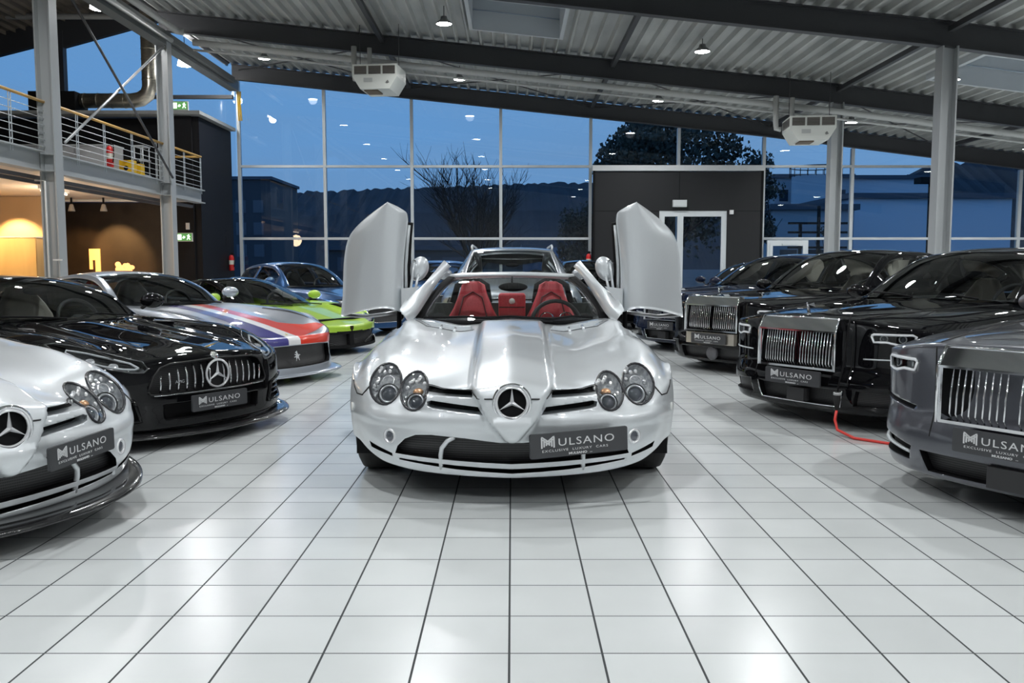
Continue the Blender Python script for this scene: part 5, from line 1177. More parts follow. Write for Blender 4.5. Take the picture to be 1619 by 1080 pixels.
def rr_lamp(bm, root, S, cx, cz, w, h, blk=2):
    fc = lambda c, f: c.y < 1.1 and f.normal.y < .3
    for s_ in (1, -1):
        P_ = [(s_ * a, b_) for a, b_ in ((cx - w / 2, cz + h * .35), (cx - w / 2 + .02, cz + h / 2), (cx + w / 2 - .02, cz + h / 2), (cx + w / 2, cz + h * .35), (cx + w / 2 - .01, cz - h * .40), (cx + w * .15, cz - h / 2), (cx - w * .10, cz - h * .28), (cx - w / 2 + .02, cz - h * .3))]
        fs = cut(bm, P_, 'y', fc)
        if not fs: continue
        cov = lift(bm, fs, 'headlamp', [clearcov], root); av = sum((f.normal * f.calc_area() for f in fs), Vector()).normalized()
        pocket(bm, fs, .035, blk, blk, d=tuple(-av), scale=.97)
        ins = [(cx * s_ + (a - cx * s_) * .90, cz + (b_ - cz) * .80) for a, b_ in P_]
        seam(S, ins, 'daylight_strip', cov, lightw, .022, closed=True, sub=.03, lift_=-.006)
        for dx in (-.16, .22):
            q = S.front(s_ * (cx + dx * w), cz + .004)[0]
            if q:
                R_ = av.to_track_quat('-Y', 'Z').to_matrix(); g = MB().ell((0, 0, 0), (h * .20, .012, h * .24), 14, 8); g.v = [tuple(R_ @ Vector(v) + q - av * .02) for v in g.v]; g.build('projector_lens', lens, cov)
                g = MB().lathe([(h * .22, .0), (h * .30, -.004), (h * .33, .01)], axis='y', n=18); g.v = [tuple(R_ @ Vector(v) + q - av * .022) for v in g.v]; g.build('projector_bezel', lampchrome, cov)
        fs2 = None
RR = dict(L=5.4, yF=.88, yR=4.17, Ra=.385, zc=.355, sill=.19, nose=.03, tail=5.36, W0=.97, tuck=.02, wlow=.03,
    W=[(0, .90), (.4, .94), (.9, .97), (2, .965), (4.2, .965), (5, .92), (5.4, .86)],
    C=[(0, .845), (.12, .875), (.5, .905), (1.2, .94), (1.9, .965), (4.4, .98), (5.1, .955), (5.4, .90)],
    V=[(0, .835), (.12, .86), (.5, .89), (1.2, .925), (1.9, .955), (4.4, .97), (5.1, .94), (5.4, .88)],
    K=[(0, .765), (.15, .80), (.4, .838), (.9, .878), (1.9, .925), (3, .93), (4.4, .94), (5.1, .91), (5.4, .86)],
    S=[(0, .70), (.3, .755), (.6, .79), (1.0, .815), (1.9, .855), (3, .865), (4.4, .87), (5.4, .80)],
    M=[(0, .60), (1, .66), (2, .64), (4.4, .68), (5.4, .66)],
    g=[0, 0, .008, .03, .07, .125, .21, .34, .56, .86, 1], off=[(0, .02), (.10, -.03), (.30, -.055), (.42, -.03), (.55, .0), (1, 0)], ft=[0, .1, .2, .32, .42, .52, .7, .86], lip=[(0, .125), (.6, .13), (.9, .15), (1, .19)],
    yc=[.14, .34, .62, .95, 1.2], ycr=[4.0, 4.25, 4.5, 4.78, 5.05], offr=[(0, .08), (.4, -.03), (1, 0)], lipr=[(0, .2), (1, .24)])
def rrcab(dz=0.0, k=1.0, fast=0.0):
    return dict(rows=[((1.70, .962), (.74, 1.93, .95), (.80, 1.98, .935)), ((2.12, 1.19 + dz * .5), (.665, 2.28, 1.165 + dz * .5), (.875, 2.34, .94)), ((2.55, 1.375 + dz), (.585, 2.66, 1.335 + dz), (.885, 2.70, .945)), ((3.1, 1.435 + dz), (.57, 3.1, 1.39 + dz), (.885, 3.1, .95)),
        ((3.7, 1.42 + dz - fast * .3), (.565, 3.7, 1.375 + dz - fast * .3), (.88, 3.7, .955)), ((4.2, 1.32 + dz - fast), (.54, 4.15, 1.27 + dz - fast), (.85, 4.15, .96)), ((4.75, 1.02), (.50, 4.55, 1.02), (.66, 4.55, .985))], wr=(.08, 1.92, 5.05, 5.9), side=(1.0, 5.4), pillars=[(3.35, 3.55)] if fast == 0 else [])
def rr_front(kind):
    def f(bm, root, S):
        fc = lambda c, f_: c.y < 1.0 and f_.normal.y < .3
        rr_lamp(bm, root, S, .70, .712, .29, .092)
        if kind == 'ghost':
            P_ = [(-.40, .315), (-.37, .185), (.37, .185), (.40, .315)]; pocket(bm, cut(bm, P_, 'y', fc), .06, 1, 2)
            seam(S, [(-.40, .315), (-.37, .185), (.37, .185), (.40, .315)], 'intake_chrome_trim', root, chrome, .014, sub=.05)
            for s_ in (1, -1):
                pocket(bm, cut(bm, [(s_ * a, b_) for a, b_ in ((.50, .32), (.47, .20), (.86, .21), (.87, .30))], 'y', fc), .05, 1, 2)
                seam(S, [(s_ * .52, .56), (s_ * .92, .565)], 'reflection_streak', root, alu, .012)  # pale line laid on the fender as a painted light bar reflection
            q = S.front(.03, .25)[0]; MB().bx(-.06, .10, -.06, 0.01, .20, .30).build('radar_panel', mat('radar panel', (.03, .03, .032), .5), root)
        elif kind == 'wraith':
            P_ = [(-.50, .275), (-.46, .165), (.46, .165), (.50, .275)]; pocket(bm, cut(bm, P_, 'y', fc), .06, 1, 2)
            MB().bx(-.10, .14, -.045, .02, .165, .272).build('radar_panel', mat('radar panel', (.03, .03, .032), .5), root)
            for s_ in (1, -1):
                pocket(bm, cut(bm, [(s_ * a, b_) for a, b_ in ((.56, .285), (.58, .205), (.90, .225), (.91, .345), (.80, .335))], 'y', fc), .07, 2, 2)
                P2 = []
                for k in range(9):
                    x = s_ * (.58 + .31 * k / 8); h = S.front(x, .245 + .045 * k / 8)[0]
                    if h: P2.append(h + Vector((0, .018, 0)))
                if len(P2) > 2: MB().tube(P2, .014, 8, flat=.6).build('intake_blade', alu, root)
                pocket(bm, cut(bm, [(s_ * a, b_) for a, b_ in ((.56, .500), (.58, .475), (.86, .515), (.85, .54))], 'y', fc), .02, 2, 0)
        else:
            pocket(bm, cut(bm, [(-.50, .30), (-.48, .17), (.48, .17), (.50, .30)], 'y', fc), .06, 1, 2)
            MB().bx(-.36, .36, -.055, .0, .345, .475).build('polished_plate_panel', mat('polished cream steel', (.62, .58, .50), .2, .7), root)
            MB().lathe([(0, -.02), (.065, -.02), (.08, 0), (.08, .02)], (.0, -.01, .235), 'y', 24).build('camera_disc', mat('disc grey', (.12, .12, .13), .35), root)
            for s_ in (1, -1): pocket(bm, cut(bm, [(s_ * a, b_) for a, b_ in ((.58, .36), (.60, .20), (.86, .22), (.87, .33))], 'y', fc), .05, 1, 2)
        for s_ in (1, -1):
            seam(S, [(s_ * .435, .36), (s_ * .44, .60), (s_ * .445, .83)], 'bonnet_shut_line', root, w=.007)
            seam(S, [(s_ * .445, .10), (s_ * .50, .5), (s_ * .60, 1.2), (s_ * .70, 1.8)], 'bonnet_shut_line', root, w=.007, mode='top')
        sideseams(S, root, [1.62, 3.1, 4.1] if kind != 'wraith' else [1.6, 3.3], .30, .84)
    return f
def rolls(name_label, x, y, deg, kind, m, dz=0.0, zg=(.455, .86), w=.74, nu=5, nv=5, inter=leather_bei, pl=True, fast=0.0):
    root, S, S2 = full_car('luxury_car', (x, y, 0), deg, name_label, RR, rrcab(dz, 1, fast), m, nu, nv, inter, None, .355, 8, 2.55, True, .93, rr_front(kind), None, rimm, (1.0, 2.2, 1.0))
    rr_grille(root, -.012, zg[0], zg[1], w, 9 if kind == 'wraith' else 12); spirit(root, 0, .11, zg[1] + .012, 1.0)
    plate(root, (.0, -.075, .385 if kind != 'phantom' else .41), 0, 0, w=.52, h=.12)
    # chrome strip around screen
    return root, S
R1 = rolls('graphite grey luxury coupe with large upright chrome grille at the right picture edge', 2.43, 4.15, -57, 'wraith', greyp, .0, (.452, .845), .74, 6, 6, fast=.04)
R2 = rolls('black luxury saloon with a red charging cable plugged at its nose', 2.27, 6.84, -56, 'ghost', blackp, .0, (.455, .855), .72, 6, 6)
R3 = rolls('black luxury saloon with polished cream panel around its plate, third from the right edge', 2.35, 10.15, -54, 'phantom', blackp, .05, (.49, .90), .78, 4, 4)
R4 = rolls('midnight blue luxury saloon partly behind the right raised door', 2.22, 12.7, -55, 'ghost', navy, .02, (.46, .86), .72, 3, 3)

# ---- black coupe with vertical bar grille and star
AMG = dict(L=4.55, yF=.93, yR=3.56, Ra=.355, zc=.335, sill=.17, nose=.04, tail=4.5, W0=.975, tuck=.02, wlow=.0,
    W=[(0, .90), (.35, .935), (.93, .975), (1.6, .945), (2.6, .94), (3.56, .985), (4.2, .95), (4.55, .86)],
    C=[(0, .615), (.08, .638), (.3, .675), (.7, .725), (1.2, .775), (1.75, .825), (3.4, .88), (4.0, .89), (4.55, .84)],
    V=[(0, .60), (.15, .625), (.4, .665), (.8, .705), (1.3, .762), (1.75, .815), (3.4, .87), (4.55, .82)],
    K=[(0, .49), (.15, .54), (.3, .60), (.5, .675), (.7, .735), (.93, .77), (1.3, .785), (1.9, .805), (3.0, .82), (3.56, .86), (4.2, .84), (4.55, .78)],
    S=[(0, .44), (.3, .53), (.5, .61), (.7, .675), (.93, .72), (1.3, .72), (1.9, .735), (3, .76), (3.56, .80), (4.55, .72)],
    M=[(0, .40), (.6, .52), (.93, .60), (1.6, .54), (2.6, .54), (3.56, .64), (4.55, .6)],
    g=[0, .004, .02, .055, .105, .175, .27, .39, .58, .86, 1], off=[(0, -.02), (.15, -.02), (.5, -.03), (.8, -.025), (1, 0)], lip=[(0, .125), (.8, .13), (1, .15)],
    yc=[.15, .36, .66, .95, 1.2], ycr=[3.35, 3.55, 3.8, 4.05, 4.28])
def amg_sculpt(x, y, z):
    ax = abs(x)
    if y < 2 and z > .62:
        z += .016 * math.exp(-((ax - .42) / .05) ** 2) * sst(.1, .5, y) * (1 - sst(1.5, 1.8, y)); z -= .010 * math.exp(-((ax - .56) / .07) ** 2) * sst(.3, .7, y)
    return (x, y, z)
def amg_front(bm, root, S):
    fc = lambda c, f: c.y < 1.0 and f.normal.y < .3
    P_ = [(-.515, .40), (-.50, .375), (-.30, .362), (0, .358), (.30, .362), (.50, .375), (.515, .40), (.475, .50), (.43, .555), (.36, .578), (0, .592), (-.36, .578), (-.43, .555), (-.475, .50)]
    pocket(bm, cut(bm, P_, 'y', fc), .10, 1, 2)
    seam(S, P_, 'grille_frame', root, dark, .014, closed=True)
    for k in range(-7, 8):
        if k == 0: continue
        x = k * .062; zt_ = .572 - .16 * (abs(x) / .5) ** 4 - .02 * abs(x); pts = []
        for z in (.382, .44, .50, zt_):
            h = S.front(x, z)[0]
            if h: pts.append(h + Vector((0, .012 - .018 * math.sin(PI * (z - .37) / .2), 0)))
        MB().tube(pts, .0075, 8).build('grille_bar', chrome, root)
    h = S.front(0, .48)[0]; star(root, (0, h.y - .012, .482), .098, back=True)
    MB().tube([S.front(x, .364 + .002)[0] + Vector((0, -.003, 0)) for x in np.linspace(-.48, .48, 15)], .006, 6).build('grille_base_trim', chrome, root)
    for s_ in (1, -1):
        L_ = [(.505, .555), (.515, .60), (.60, .650), (.70, .695), (.80, .722), (.855, .718), (.862, .68), (.815, .615), (.71, .563), (.60, .535), (.53, .532)]
        P_ = [(s_ * a, b_) for a, b_ in L_]; fs = cut(bm, P_, 'y', fc); cov = lift(bm, fs, 'headlamp', [clearcov], root); av = sum((f.normal * f.calc_area() for f in fs), Vector()).normalized()
        pocket(bm, fs, .05, 5, 2, d=tuple(-av), scale=.97); seam(S, P_, 'headlamp_rim', cov, mat('lamp grey rim', (.12, .125, .13), .2, .6), .012, closed=True)
        brow = [(s_ * a, b_) for a, b_ in ((.555, .565), (.57, .600), (.63, .635), (.71, .668), (.79, .690), (.815, .675), (.79, .630), (.72, .590), (.64, .564), (.58, .556))]
        seam(S, brow, 'daylight_strip', cov, lightw, .016, closed=True, lift_=-.010)
        R_ = av.to_track_quat('-Y', 'Z').to_matrix()
        for a, b_, r_ in ((.655, .600, .030), (.735, .634, .028)):
            q = S.front(s_ * a, b_)[0]; g = MB().lathe([(0, .004), (r_ * .6, 0), (r_ * .8, .006), (r_, -.004), (r_ * 1.1, .01)], axis='y', n=18); g.v = [tuple(R_ @ Vector(v) + q - av * .026) for v in g.v]; g.build('projector', lampchrome, cov)
        pocket(bm, cut(bm, [(s_ * a, b_) for a, b_ in ((.60, .34), (.56, .20), (.84, .20), (.90, .26), (.90, .36), (.84, .385))], 'y', fc), .08, 2, 2)
        seam(S, [(s_ * a, b_) for a, b_ in ((.60, .34), (.56, .20), (.84, .20), (.90, .26), (.90, .36), (.84, .385))], 'intake_surround', root, blackp, .03, closed=True, lift_=.002)
        for zz in (.245, .285, .325):
            pts = [S.front(s_ * x, zz)[0] for x in (.60, .70, .80, .87)]; MB().tube([q + Vector((0, .02, 0)) for q in pts if q], .012, 6, flat=.5).build('intake_fin', mat('gloss fin', (.05, .05, .055), .2), root)
        g = MB().ell((s_ * .60, 1.42, .79), (.07, .12, .008), 12, 6); q = S.down(s_ * .60, 1.42)[0]; g = MB().ell((s_ * .60, 1.42, q.z), (.05, .13, .010), 12, 6); g.build('bonnet_vent', dark, root)
        seam(S, [(s_ * .62, .30), (s_ * .70, .8), (s_ * .72, 1.5)], 'bonnet_shut_line', root, w=.006, mode='top')
    pocket(bm, cut(bm, [(-.42, .30), (-.40, .19), (.40, .19), (.42, .30)], 'y', fc), .07, 2, 2)
    sp_ = [(-.96, .60, .15), (-.93, .36, .125), (-.80, .17, .105), (-.50, .02, .095), (0, -.06, .09), (.50, .02, .095), (.80, .17, .105), (.93, .36, .125), (.96, .60, .15)]
    A = np.array([[(x * .97, y + .12, z + .02), (x, y, z + .014), (x * 1.01, y - .035, z), (x * 1.0, y - .03, z - .012), (x * .97, y + .1, z - .015)] for x, y, z in sp_]); A = np.transpose(dense(np.transpose(dense(A, 4), (1, 0, 2)), 2), (1, 0, 2)); R_, C_ = A.shape[:2]
    mesh_obj('front_splitter', [tuple(v) for r_ in A for v in r_], [(i * C_ + j, i * C_ + j + 1, (i + 1) * C_ + j + 1, (i + 1) * C_ + j) for i in range(R_ - 1) for j in range(C_ - 1)], carbon, root, smooth=True)
    q = S.front(0, .61)[0]; MB().lathe([(0, -.006), (.03, -.004), (.032, .004)], (0, q.y, .612), 'y', 20, M=euler(-.6, 0, 0)).build('bonnet_badge', chrome, root)
    text_mesh('AMG', .030, 'grille_badge', chrome, root, Matrix.Translation((-.30, S.front(-.3, .45)[0].y + .0, .45)) @ Matrix.Rotation(PI / 2, 4, 'X'), .002, 'CENTER', 1.2)
    sideseams(S, root, [1.95, 2.95], .26, .74)
fastcab = lambda zr, y0=1.72, zc=.83, ye=4.1, wr=.55: dict(rows=[((y0, zc), (.72, y0 + .28, zc), (.77, y0 + .33, zc - .02)), ((y0 + .38, zc + (zr - zc) * .55), (.64, y0 + .56, zc + (zr - zc) * .52), (.82, y0 + .6, zc - .02)), ((y0 + .80, zr - .03), (wr, y0 + .92, zr - .065), (.84, y0 + .95, zc - .015)), ((y0 + 1.25, zr), (wr - .02, y0 + 1.25, zr - .04), (.84, y0 + 1.25, zc - .01)),
    ((y0 + 1.65, zr - .03), (wr - .03, y0 + 1.62, zr - .07), (.82, y0 + 1.6, zc)), ((y0 + 2.0, zr - .11), (wr - .06, y0 + 1.95, zr - .15), (.78, y0 + 1.9, zc + .02)), ((ye, zc + .06), (.42, ye - .3, zc + .06), (.55, ye - .35, zc + .03))], wr=(.08, 1.92, 4.2, 5.8), side=(1.0, 4.9), pillars=[(3.1, 3.25)])
amg, S, _ = full_car('sports_car', (-2.13, 6.25, 0), 58, 'black coupe with vertical chrome bar grille and large star', AMG, fastcab(1.175, 1.70, .815), blackp, 6, 6, leather_bei, None, .335, 10, 2.30, False, .80, amg_front, amg_sculpt, rimd, (.98, 2.1, .93), hseat=.56)
plate(amg, (-.05, -.078, .300), 0, 0, w=.48, h=.115)

# ---- silver coupe with tricolour stripe
F12 = dict(L=4.62, yF=.98, yR=3.70, Ra=.355, zc=.335, sill=.17, nose=.05, tail=4.55, W0=.97, tuck=.02, wlow=.0,
    W=[(0, .86), (.35, .915), (.98, .97), (1.6, .94), (2.6, .94), (3.7, .985), (4.3, .94), (4.62, .86)],
    C=[(0, .47), (.1, .50), (.4, .575), (.8, .655), (1.3, .735), (1.85, .80), (3.4, .86), (4.1, .88), (4.62, .84)],
    V=[(0, .46), (.1, .49), (.4, .57), (.8, .655), (1.3, .735), (1.85, .80), (3.4, .85), (4.62, .82)],
    K=[(0, .44), (.15, .48), (.35, .57), (.6, .67), (.98, .745), (1.4, .775), (1.9, .80), (3.0, .82), (3.7, .87), (4.3, .85), (4.62, .78)],
    S=[(0, .41), (.3, .49), (.6, .60), (.98, .690), (1.4, .69), (1.9, .72), (3, .75), (3.7, .80), (4.62, .72)],
    M=[(0, .38), (.6, .50), (.98, .60), (1.6, .53), (2.6, .54), (3.7, .63), (4.62, .6)],
    g=[0, .004, .02, .05, .10, .17, .27, .40, .60, .86, 1], off=[(0, -.05), (.2, -.04), (.5, .0), (.85, -.01), (1, 0)], lip=[(0, .10), (.8, .11), (1, .14)],
    yc=[.2, .42, .74, 1.0, 1.3], ycr=[3.45, 3.68, 3.95, 4.15, 4.38])
s_blue = paint('stripe blue', (.045, .04, .22), 0, .3); s_white = paint('stripe white', (.80, .80, .80), 0, .3); s_red = paint('stripe red', (.72, .045, .02), 0, .3)
def horse(root, x, y, z, s, m=chrome):
    P_ = [(-.10, -.48), (-.04, -.46), (-.02, -.30), (.10, -.18), (.20, -.30), (.30, -.46), (.34, -.42), (.26, -.22), (.24, -.05), (.32, .06), (.42, .04), (.40, .12), (.26, .16), (.20, .08), (.14, .18), (.06, .28), (.02, .42), (-.06, .50), (-.10, .44), (-.24, .36), (-.22, .30), (-.10, .30), (-.14, .18), (-.30, .20), (-.32, .12), (-.14, .08), (-.16, -.02), (-.34, -.06), (-.32, -.14), (-.12, -.12), (-.08, -.26)]
    g = MB(); g.prism([(a * s, b_ * s) for a, b_ in P_], 'y', -.004, .004); g.v = [(v[0] + x, v[1] + y, v[2] + z) for v in g.v]; o = g.build('horse_emblem', m, root); return o
def f12_front(bm, root, S):
    fc = lambda c, f: c.y < 1.1 and f.normal.y < .3
    P_ = [(-.70, .24), (-.62, .185), (0, .175), (.62, .185), (.70, .24), (.72, .32), (.66, .385), (.40, .405), (0, .410), (-.40, .405), (-.66, .385), (-.72, .32)]
    pocket(bm, cut(bm, P_, 'y', fc), .07, 1, 2)
    horse(root, 0, .015, .30, .115); 
    for s_ in (1, -1):
        L_ = [(.74, .50), (.78, .56), (.83, .615), (.87, .64), (.885, .60), (.86, .535), (.81, .485), (.76, .475)]
        P_ = [(s_ * a, b_) for a, b_ in L_]; fs = cut(bm, P_, 'y', fc)
        if fs:
            cov = lift(bm, fs, 'headlamp', [clearcov], root); av = sum((f.normal * f.calc_area() for f in fs), Vector()).normalized(); pocket(bm, fs, .04, 2, 2, d=tuple(-av), scale=.97); seam(S, P_, 'headlamp_rim', cov, dark, .01, closed=True)
            q = S.front(s_ * .82, .56)[0]
            if q: MB().ell(tuple(q - av * .02), (.024, .02, .024), 12, 8).build('projector_lens', chrome, cov)
        pocket(bm, cut(bm, [(s_ * a, b_) for a, b_ in ((.76, .36), (.77, .20), (.88, .21), (.90, .33))], 'y', fc), .04, 2, 2)
        # bonnet-side channel as a dark strip, recess shade put into the colour
        stripe(S, [(s_ * .70, .55), (s_ * .66, .9), (s_ * .60, 1.2)], [(s_ * .72, .55), (s_ * .72, .9), (s_ * .66, 1.25)], 'bonnet_channel_shade', root, dark, n=14, k=3)
    stripe(S, [(-.07, 1.86), (-.07, 1.2), (-.07, .7), (-.075, .3), (-.08, .045)], [(.07, 1.86), (.07, 1.2), (.07, .7), (.075, .3), (.08, .045)], 'white_stripe', root, s_white)
    stripe(S, [(-.25, 1.88), (-.24, 1.4), (-.25, 1.0), (-.30, .62), (-.52, .44), (-.86, .40)], [(-.07, 1.86), (-.07, 1.2), (-.07, .7), (-.07, .4), (-.075, .2), (-.08, .045)], 'blue_stripe', root, s_blue, n=60, k=24)
    stripe(S, [(.07, 1.86), (.07, 1.2), (.07, .7), (.07, .4), (.075, .2), (.08, .045)], [(.25, 1.88), (.24, 1.4), (.25, 1.0), (.30, .62), (.52, .44), (.86, .40)], 'red_stripe', root, s_red, n=60, k=24)
    for s_, m_, nm in ((-1, s_blue, 'blue_nose_band'), (1, s_red, 'red_nose_band')): stripe(S, [(s_ * .085, .418), (s_ * .40, .414), (s_ * .66, .398), (s_ * .76, .40)], [(s_ * .085, .50), (s_ * .40, .50), (s_ * .68, .50), (s_ * .80, .49)], nm, root, m_, 'front', 30, 6, .004)
    stripe(S, [(-.085, .418), (.085, .418)], [(-.085, .50), (.085, .50)], 'white_nose_band', root, s_white, 'front', 6, 6, .005)
    q = S.down(0, .13)[0]; MB().lathe([(0, .003), (.022, .003), (.024, 0)], (0, .16, S.down(0, .16)[0].z + .004), n=4, M=euler(.5, 0, PI / 4)).build('bonnet_shield', mat('shield yellow', (.75, .62, .05), .4), root)
    sp_ = [(-.93, .50, .12), (-.88, .25, .10), (-.60, .06, .09), (0, -.02, .085), (.60, .06, .09), (.88, .25, .10), (.93, .50, .12)]
    A = np.array([[(x * .96, y + .12, z + .03), (x, y, z + .02), (x * 1.01, y - .03, z), (x * .97, y + .1, z - .02)] for x, y, z in sp_]); A = np.transpose(dense(np.transpose(dense(A, 4), (1, 0, 2)), 2), (1, 0, 2)); R_, C_ = A.shape[:2]
    mesh_obj('front_splitter', [tuple(v) for r_ in A for v in r_], [(i * C_ + j, i * C_ + j + 1, (i + 1) * C_ + j + 1, (i + 1) * C_ + j) for i in range(R_ - 1) for j in range(C_ - 1)], silverb, root, smooth=True)
    sideseams(S, root, [2.0, 3.0], .26, .74)
f12, S, S2 = full_car('sports_car', (-2.28, 9.2, 0), 58, 'silver coupe with blue, white and red stripe over its bonnet', F12, fastcab(1.195, 1.80, .80), silverb, 5, 6, leather_blk, None, .335, 10, 2.42, False, .80, f12_front, None, rimd, (.98, 2.2, .92), hseat=.56)
for a, c, nm, m_ in ((-.25, -.07, 'blue', s_blue), (-.07, .07, 'white', s_white), (.07, .25, 'red', s_red)): stripe(S2, [(a, 2.62), (a, 3.9)], [(c, 2.62), (c, 3.9)], nm + '_roof_stripe', f12, m_, n=20, k=3, lift_=.004)

# ---- lime wedge
LAM = dict(L=4.5, yF=.98, yR=3.62, Ra=.345, zc=.325, sill=.16, nose=.06, tail=4.4, W0=.955, tuck=.02, wlow=.0,
    W=[(0, .82), (.35, .89), (.98, .955), (1.6, .93), (2.8, .95), (3.62, .975), (4.2, .95), (4.5, .9)],
    C=[(0, .385), (.1, .42), (.5, .52), (1.0, .635), (1.3, .70), (2.4, .80), (3.4, .92), (4.0, .90), (4.5, .84)],
    V=[(0, .38), (.1, .41), (.5, .51), (1.0, .625), (1.3, .69), (2.4, .78), (3.4, .88), (4.5, .82)],
    K=[(0, .38), (.15, .42), (.4, .52), (.7, .62), (.98, .685), (1.3, .71), (1.9, .73), (3.0, .82), (3.62, .88), (4.5, .82)],
    S=[(0, .36), (.3, .44), (.6, .55), (.98, .65), (1.4, .66), (1.9, .66), (3, .74), (3.62, .80), (4.5, .76)],
    M=[(0, .34), (.6, .45), (.98, .56), (1.6, .5), (2.6, .5), (3.62, .62), (4.5, .6)],
    g=[0, .01, .04, .08, .13, .19, .27, .38, .58, .86, 1], off=[(0, -.02), (.5, .0), (1, 0)], lip=[(0, .10), (.8, .11), (1, .13)],
    yc=[.2, .42, .74, 1.0, 1.3], ycr=[3.4, 3.62, 3.9, 4.05, 4.25])
def lam_front(bm, root, S):
    fc = lambda c, f: c.y < 1.1 and f.normal.y < .35
    for P_ in both([(.04, .30), (.05, .14), (.70, .15), (.84, .24), (.86, .33), (.55, .345), (.30, .30)]): pocket(bm, cut(bm, P_, 'y', fc), .06, 1, 2)
    for f_ in bm.faces:
        c_ = f_.calc_center_median()
        if f_.material_index == 0 and c_.y < .62 and c_.z < .335: f_.material_index = 2
    for s_ in (1, -1):
        for a, c, d_ in (((.30, .16), (.52, .24), (.80, .34)), ((.80, .17), (.66, .24), (.52, .24))):
            pts = [S.front(s_ * q[0], q[1])[0] for q in (a, c, d_)]; MB().tube([q for q in pts if q], .014, 6).build('intake_strut', carbon, root)
        L_ = [(.52, .44), (.60, .50), (.80, .56), (.86, .55), (.80, .48), (.62, .43)]; P_ = [(s_ * a, b_) for a, b_ in L_]; fs = cut(bm, P_, 'y', fc)
        if fs: cov = lift(bm, fs, 'headlamp', [clearcov], root); pocket(bm, fs, .04, 3, 2, scale=.97)
    q = S.front(0, .37)[0]; MB().prism([(-.03, .37), (-.03, .41), (.03, .41), (.03, .37), (0, .335)], 'y', q.y - .012, q.y).build('nose_shield', mat('shield black gold', (.05, .04, .02), .3, .5), root)
    sideseams(S, root, [1.6, 2.6], .24, .64)
lamcab = dict(rows=[((1.12, .665), (.70, 1.42, .66), (.76, 1.5, .65)), ((1.65, .88), (.62, 1.86, .85), (.84, 1.9, .665)), ((2.15, 1.045), (.53, 2.28, 1.01), (.86, 2.3, .69)), ((2.5, 1.085), (.50, 2.5, 1.05), (.86, 2.5, .70)), ((2.85, 1.07), (.48, 2.85, 1.03), (.84, 2.85, .73)), ((3.4, .98), (.42, 3.3, .95), (.72, 3.3, .79)), ((3.95, .90), (.36, 3.8, .90), (.45, 3.8, .87))], wr=(.08, 1.92, 4.2, 5.8), side=(1.0, 4.6), pillars=[(3.1, 3.3)])
lam, S, _ = full_car('sports_car', (-2.22, 12.25, 0), 58, 'lime green wedge shaped supercar with black roof', LAM, lamcab, lime, 4, 4, leather_blk, blackp, .325, 10, 1.95, False, .68, lam_front, None, rimd, (.98, 1.75, .80), hseat=.5)

# ---- blue coupe, dark coupes and saloons, suv: simpler noses
def plain_front(mouth, lamp, chrome_trim=False):
    def f(bm, root, S):
        fc = lambda c, f_: c.y < 1.1 and f_.normal.y < .35
        pocket(bm, cut(bm, mouth, 'y', fc), .06, 1, 2)
        if chrome_trim: seam(S, mouth, 'grille_trim', root, chrome, .016, closed=True)
        for s_ in (1, -1):
            P_ = [(s_ * a, b_) for a, b_ in lamp]; fs = cut(bm, P_, 'y', fc)
            if fs: cov = lift(bm, fs, 'headlamp', [clearcov], root); pocket(bm, fs, .03, 3, 2, scale=.97); seam(S, P_, 'headlamp_rim', cov, dark, .01, closed=True)
        sideseams(S, root, [1.9, 2.95], .28, .72)
    return f
CPE = dict(F12); CPE.update(L=4.7, C=[(0, .60), (.1, .63), (.5, .70), (1.2, .79), (1.85, .85), (3.4, .92), (4.2, .93), (4.7, .88)], V=[(0, .58), (.1, .61), (.5, .69), (1.2, .78), (1.85, .845), (3.4, .91), (4.7, .86)],
    K=[(0, .53), (.2, .60), (.5, .71), (.98, .80), (1.9, .84), (3.7, .90), (4.7, .84)], S=[(0, .48), (.3, .57), (.6, .66), (.98, .73), (1.9, .77), (3.7, .83), (4.7, .76)], lip=[(0, .14), (1, .17)])
egg = [(-.42, .30), (-.30, .25), (.30, .25), (.42, .30), (.46, .42), (.36, .52), (0, .55), (-.36, .52), (-.46, .42)]
lm_ = [(.58, .52), (.62, .60), (.74, .66), (.84, .66), (.82, .58), (.70, .52)]
cpe, S, _ = full_car('coupe_car', (-2.2, 15.6, 0), 50, 'blue coupe behind the lime supercar', CPE, fastcab(1.335, 1.78, .85), bluep, 4, 3, leather_blk, None, .335, 10, 2.40, False, .86, plain_front(egg, lm_, True), None, rimm, (.98, 2.2, .98))
dcp, S, _ = full_car('coupe_car', (2.5, 15.6, 0), -57, 'dark coupe farthest back in the right row', CPE, fastcab(1.345, 1.78, .85), navy, 3, 3, leather_blk, None, .335, 10, 2.40, False, .86, plain_front(egg, lm_, True), None, rimm, (.98, 2.2, .98))
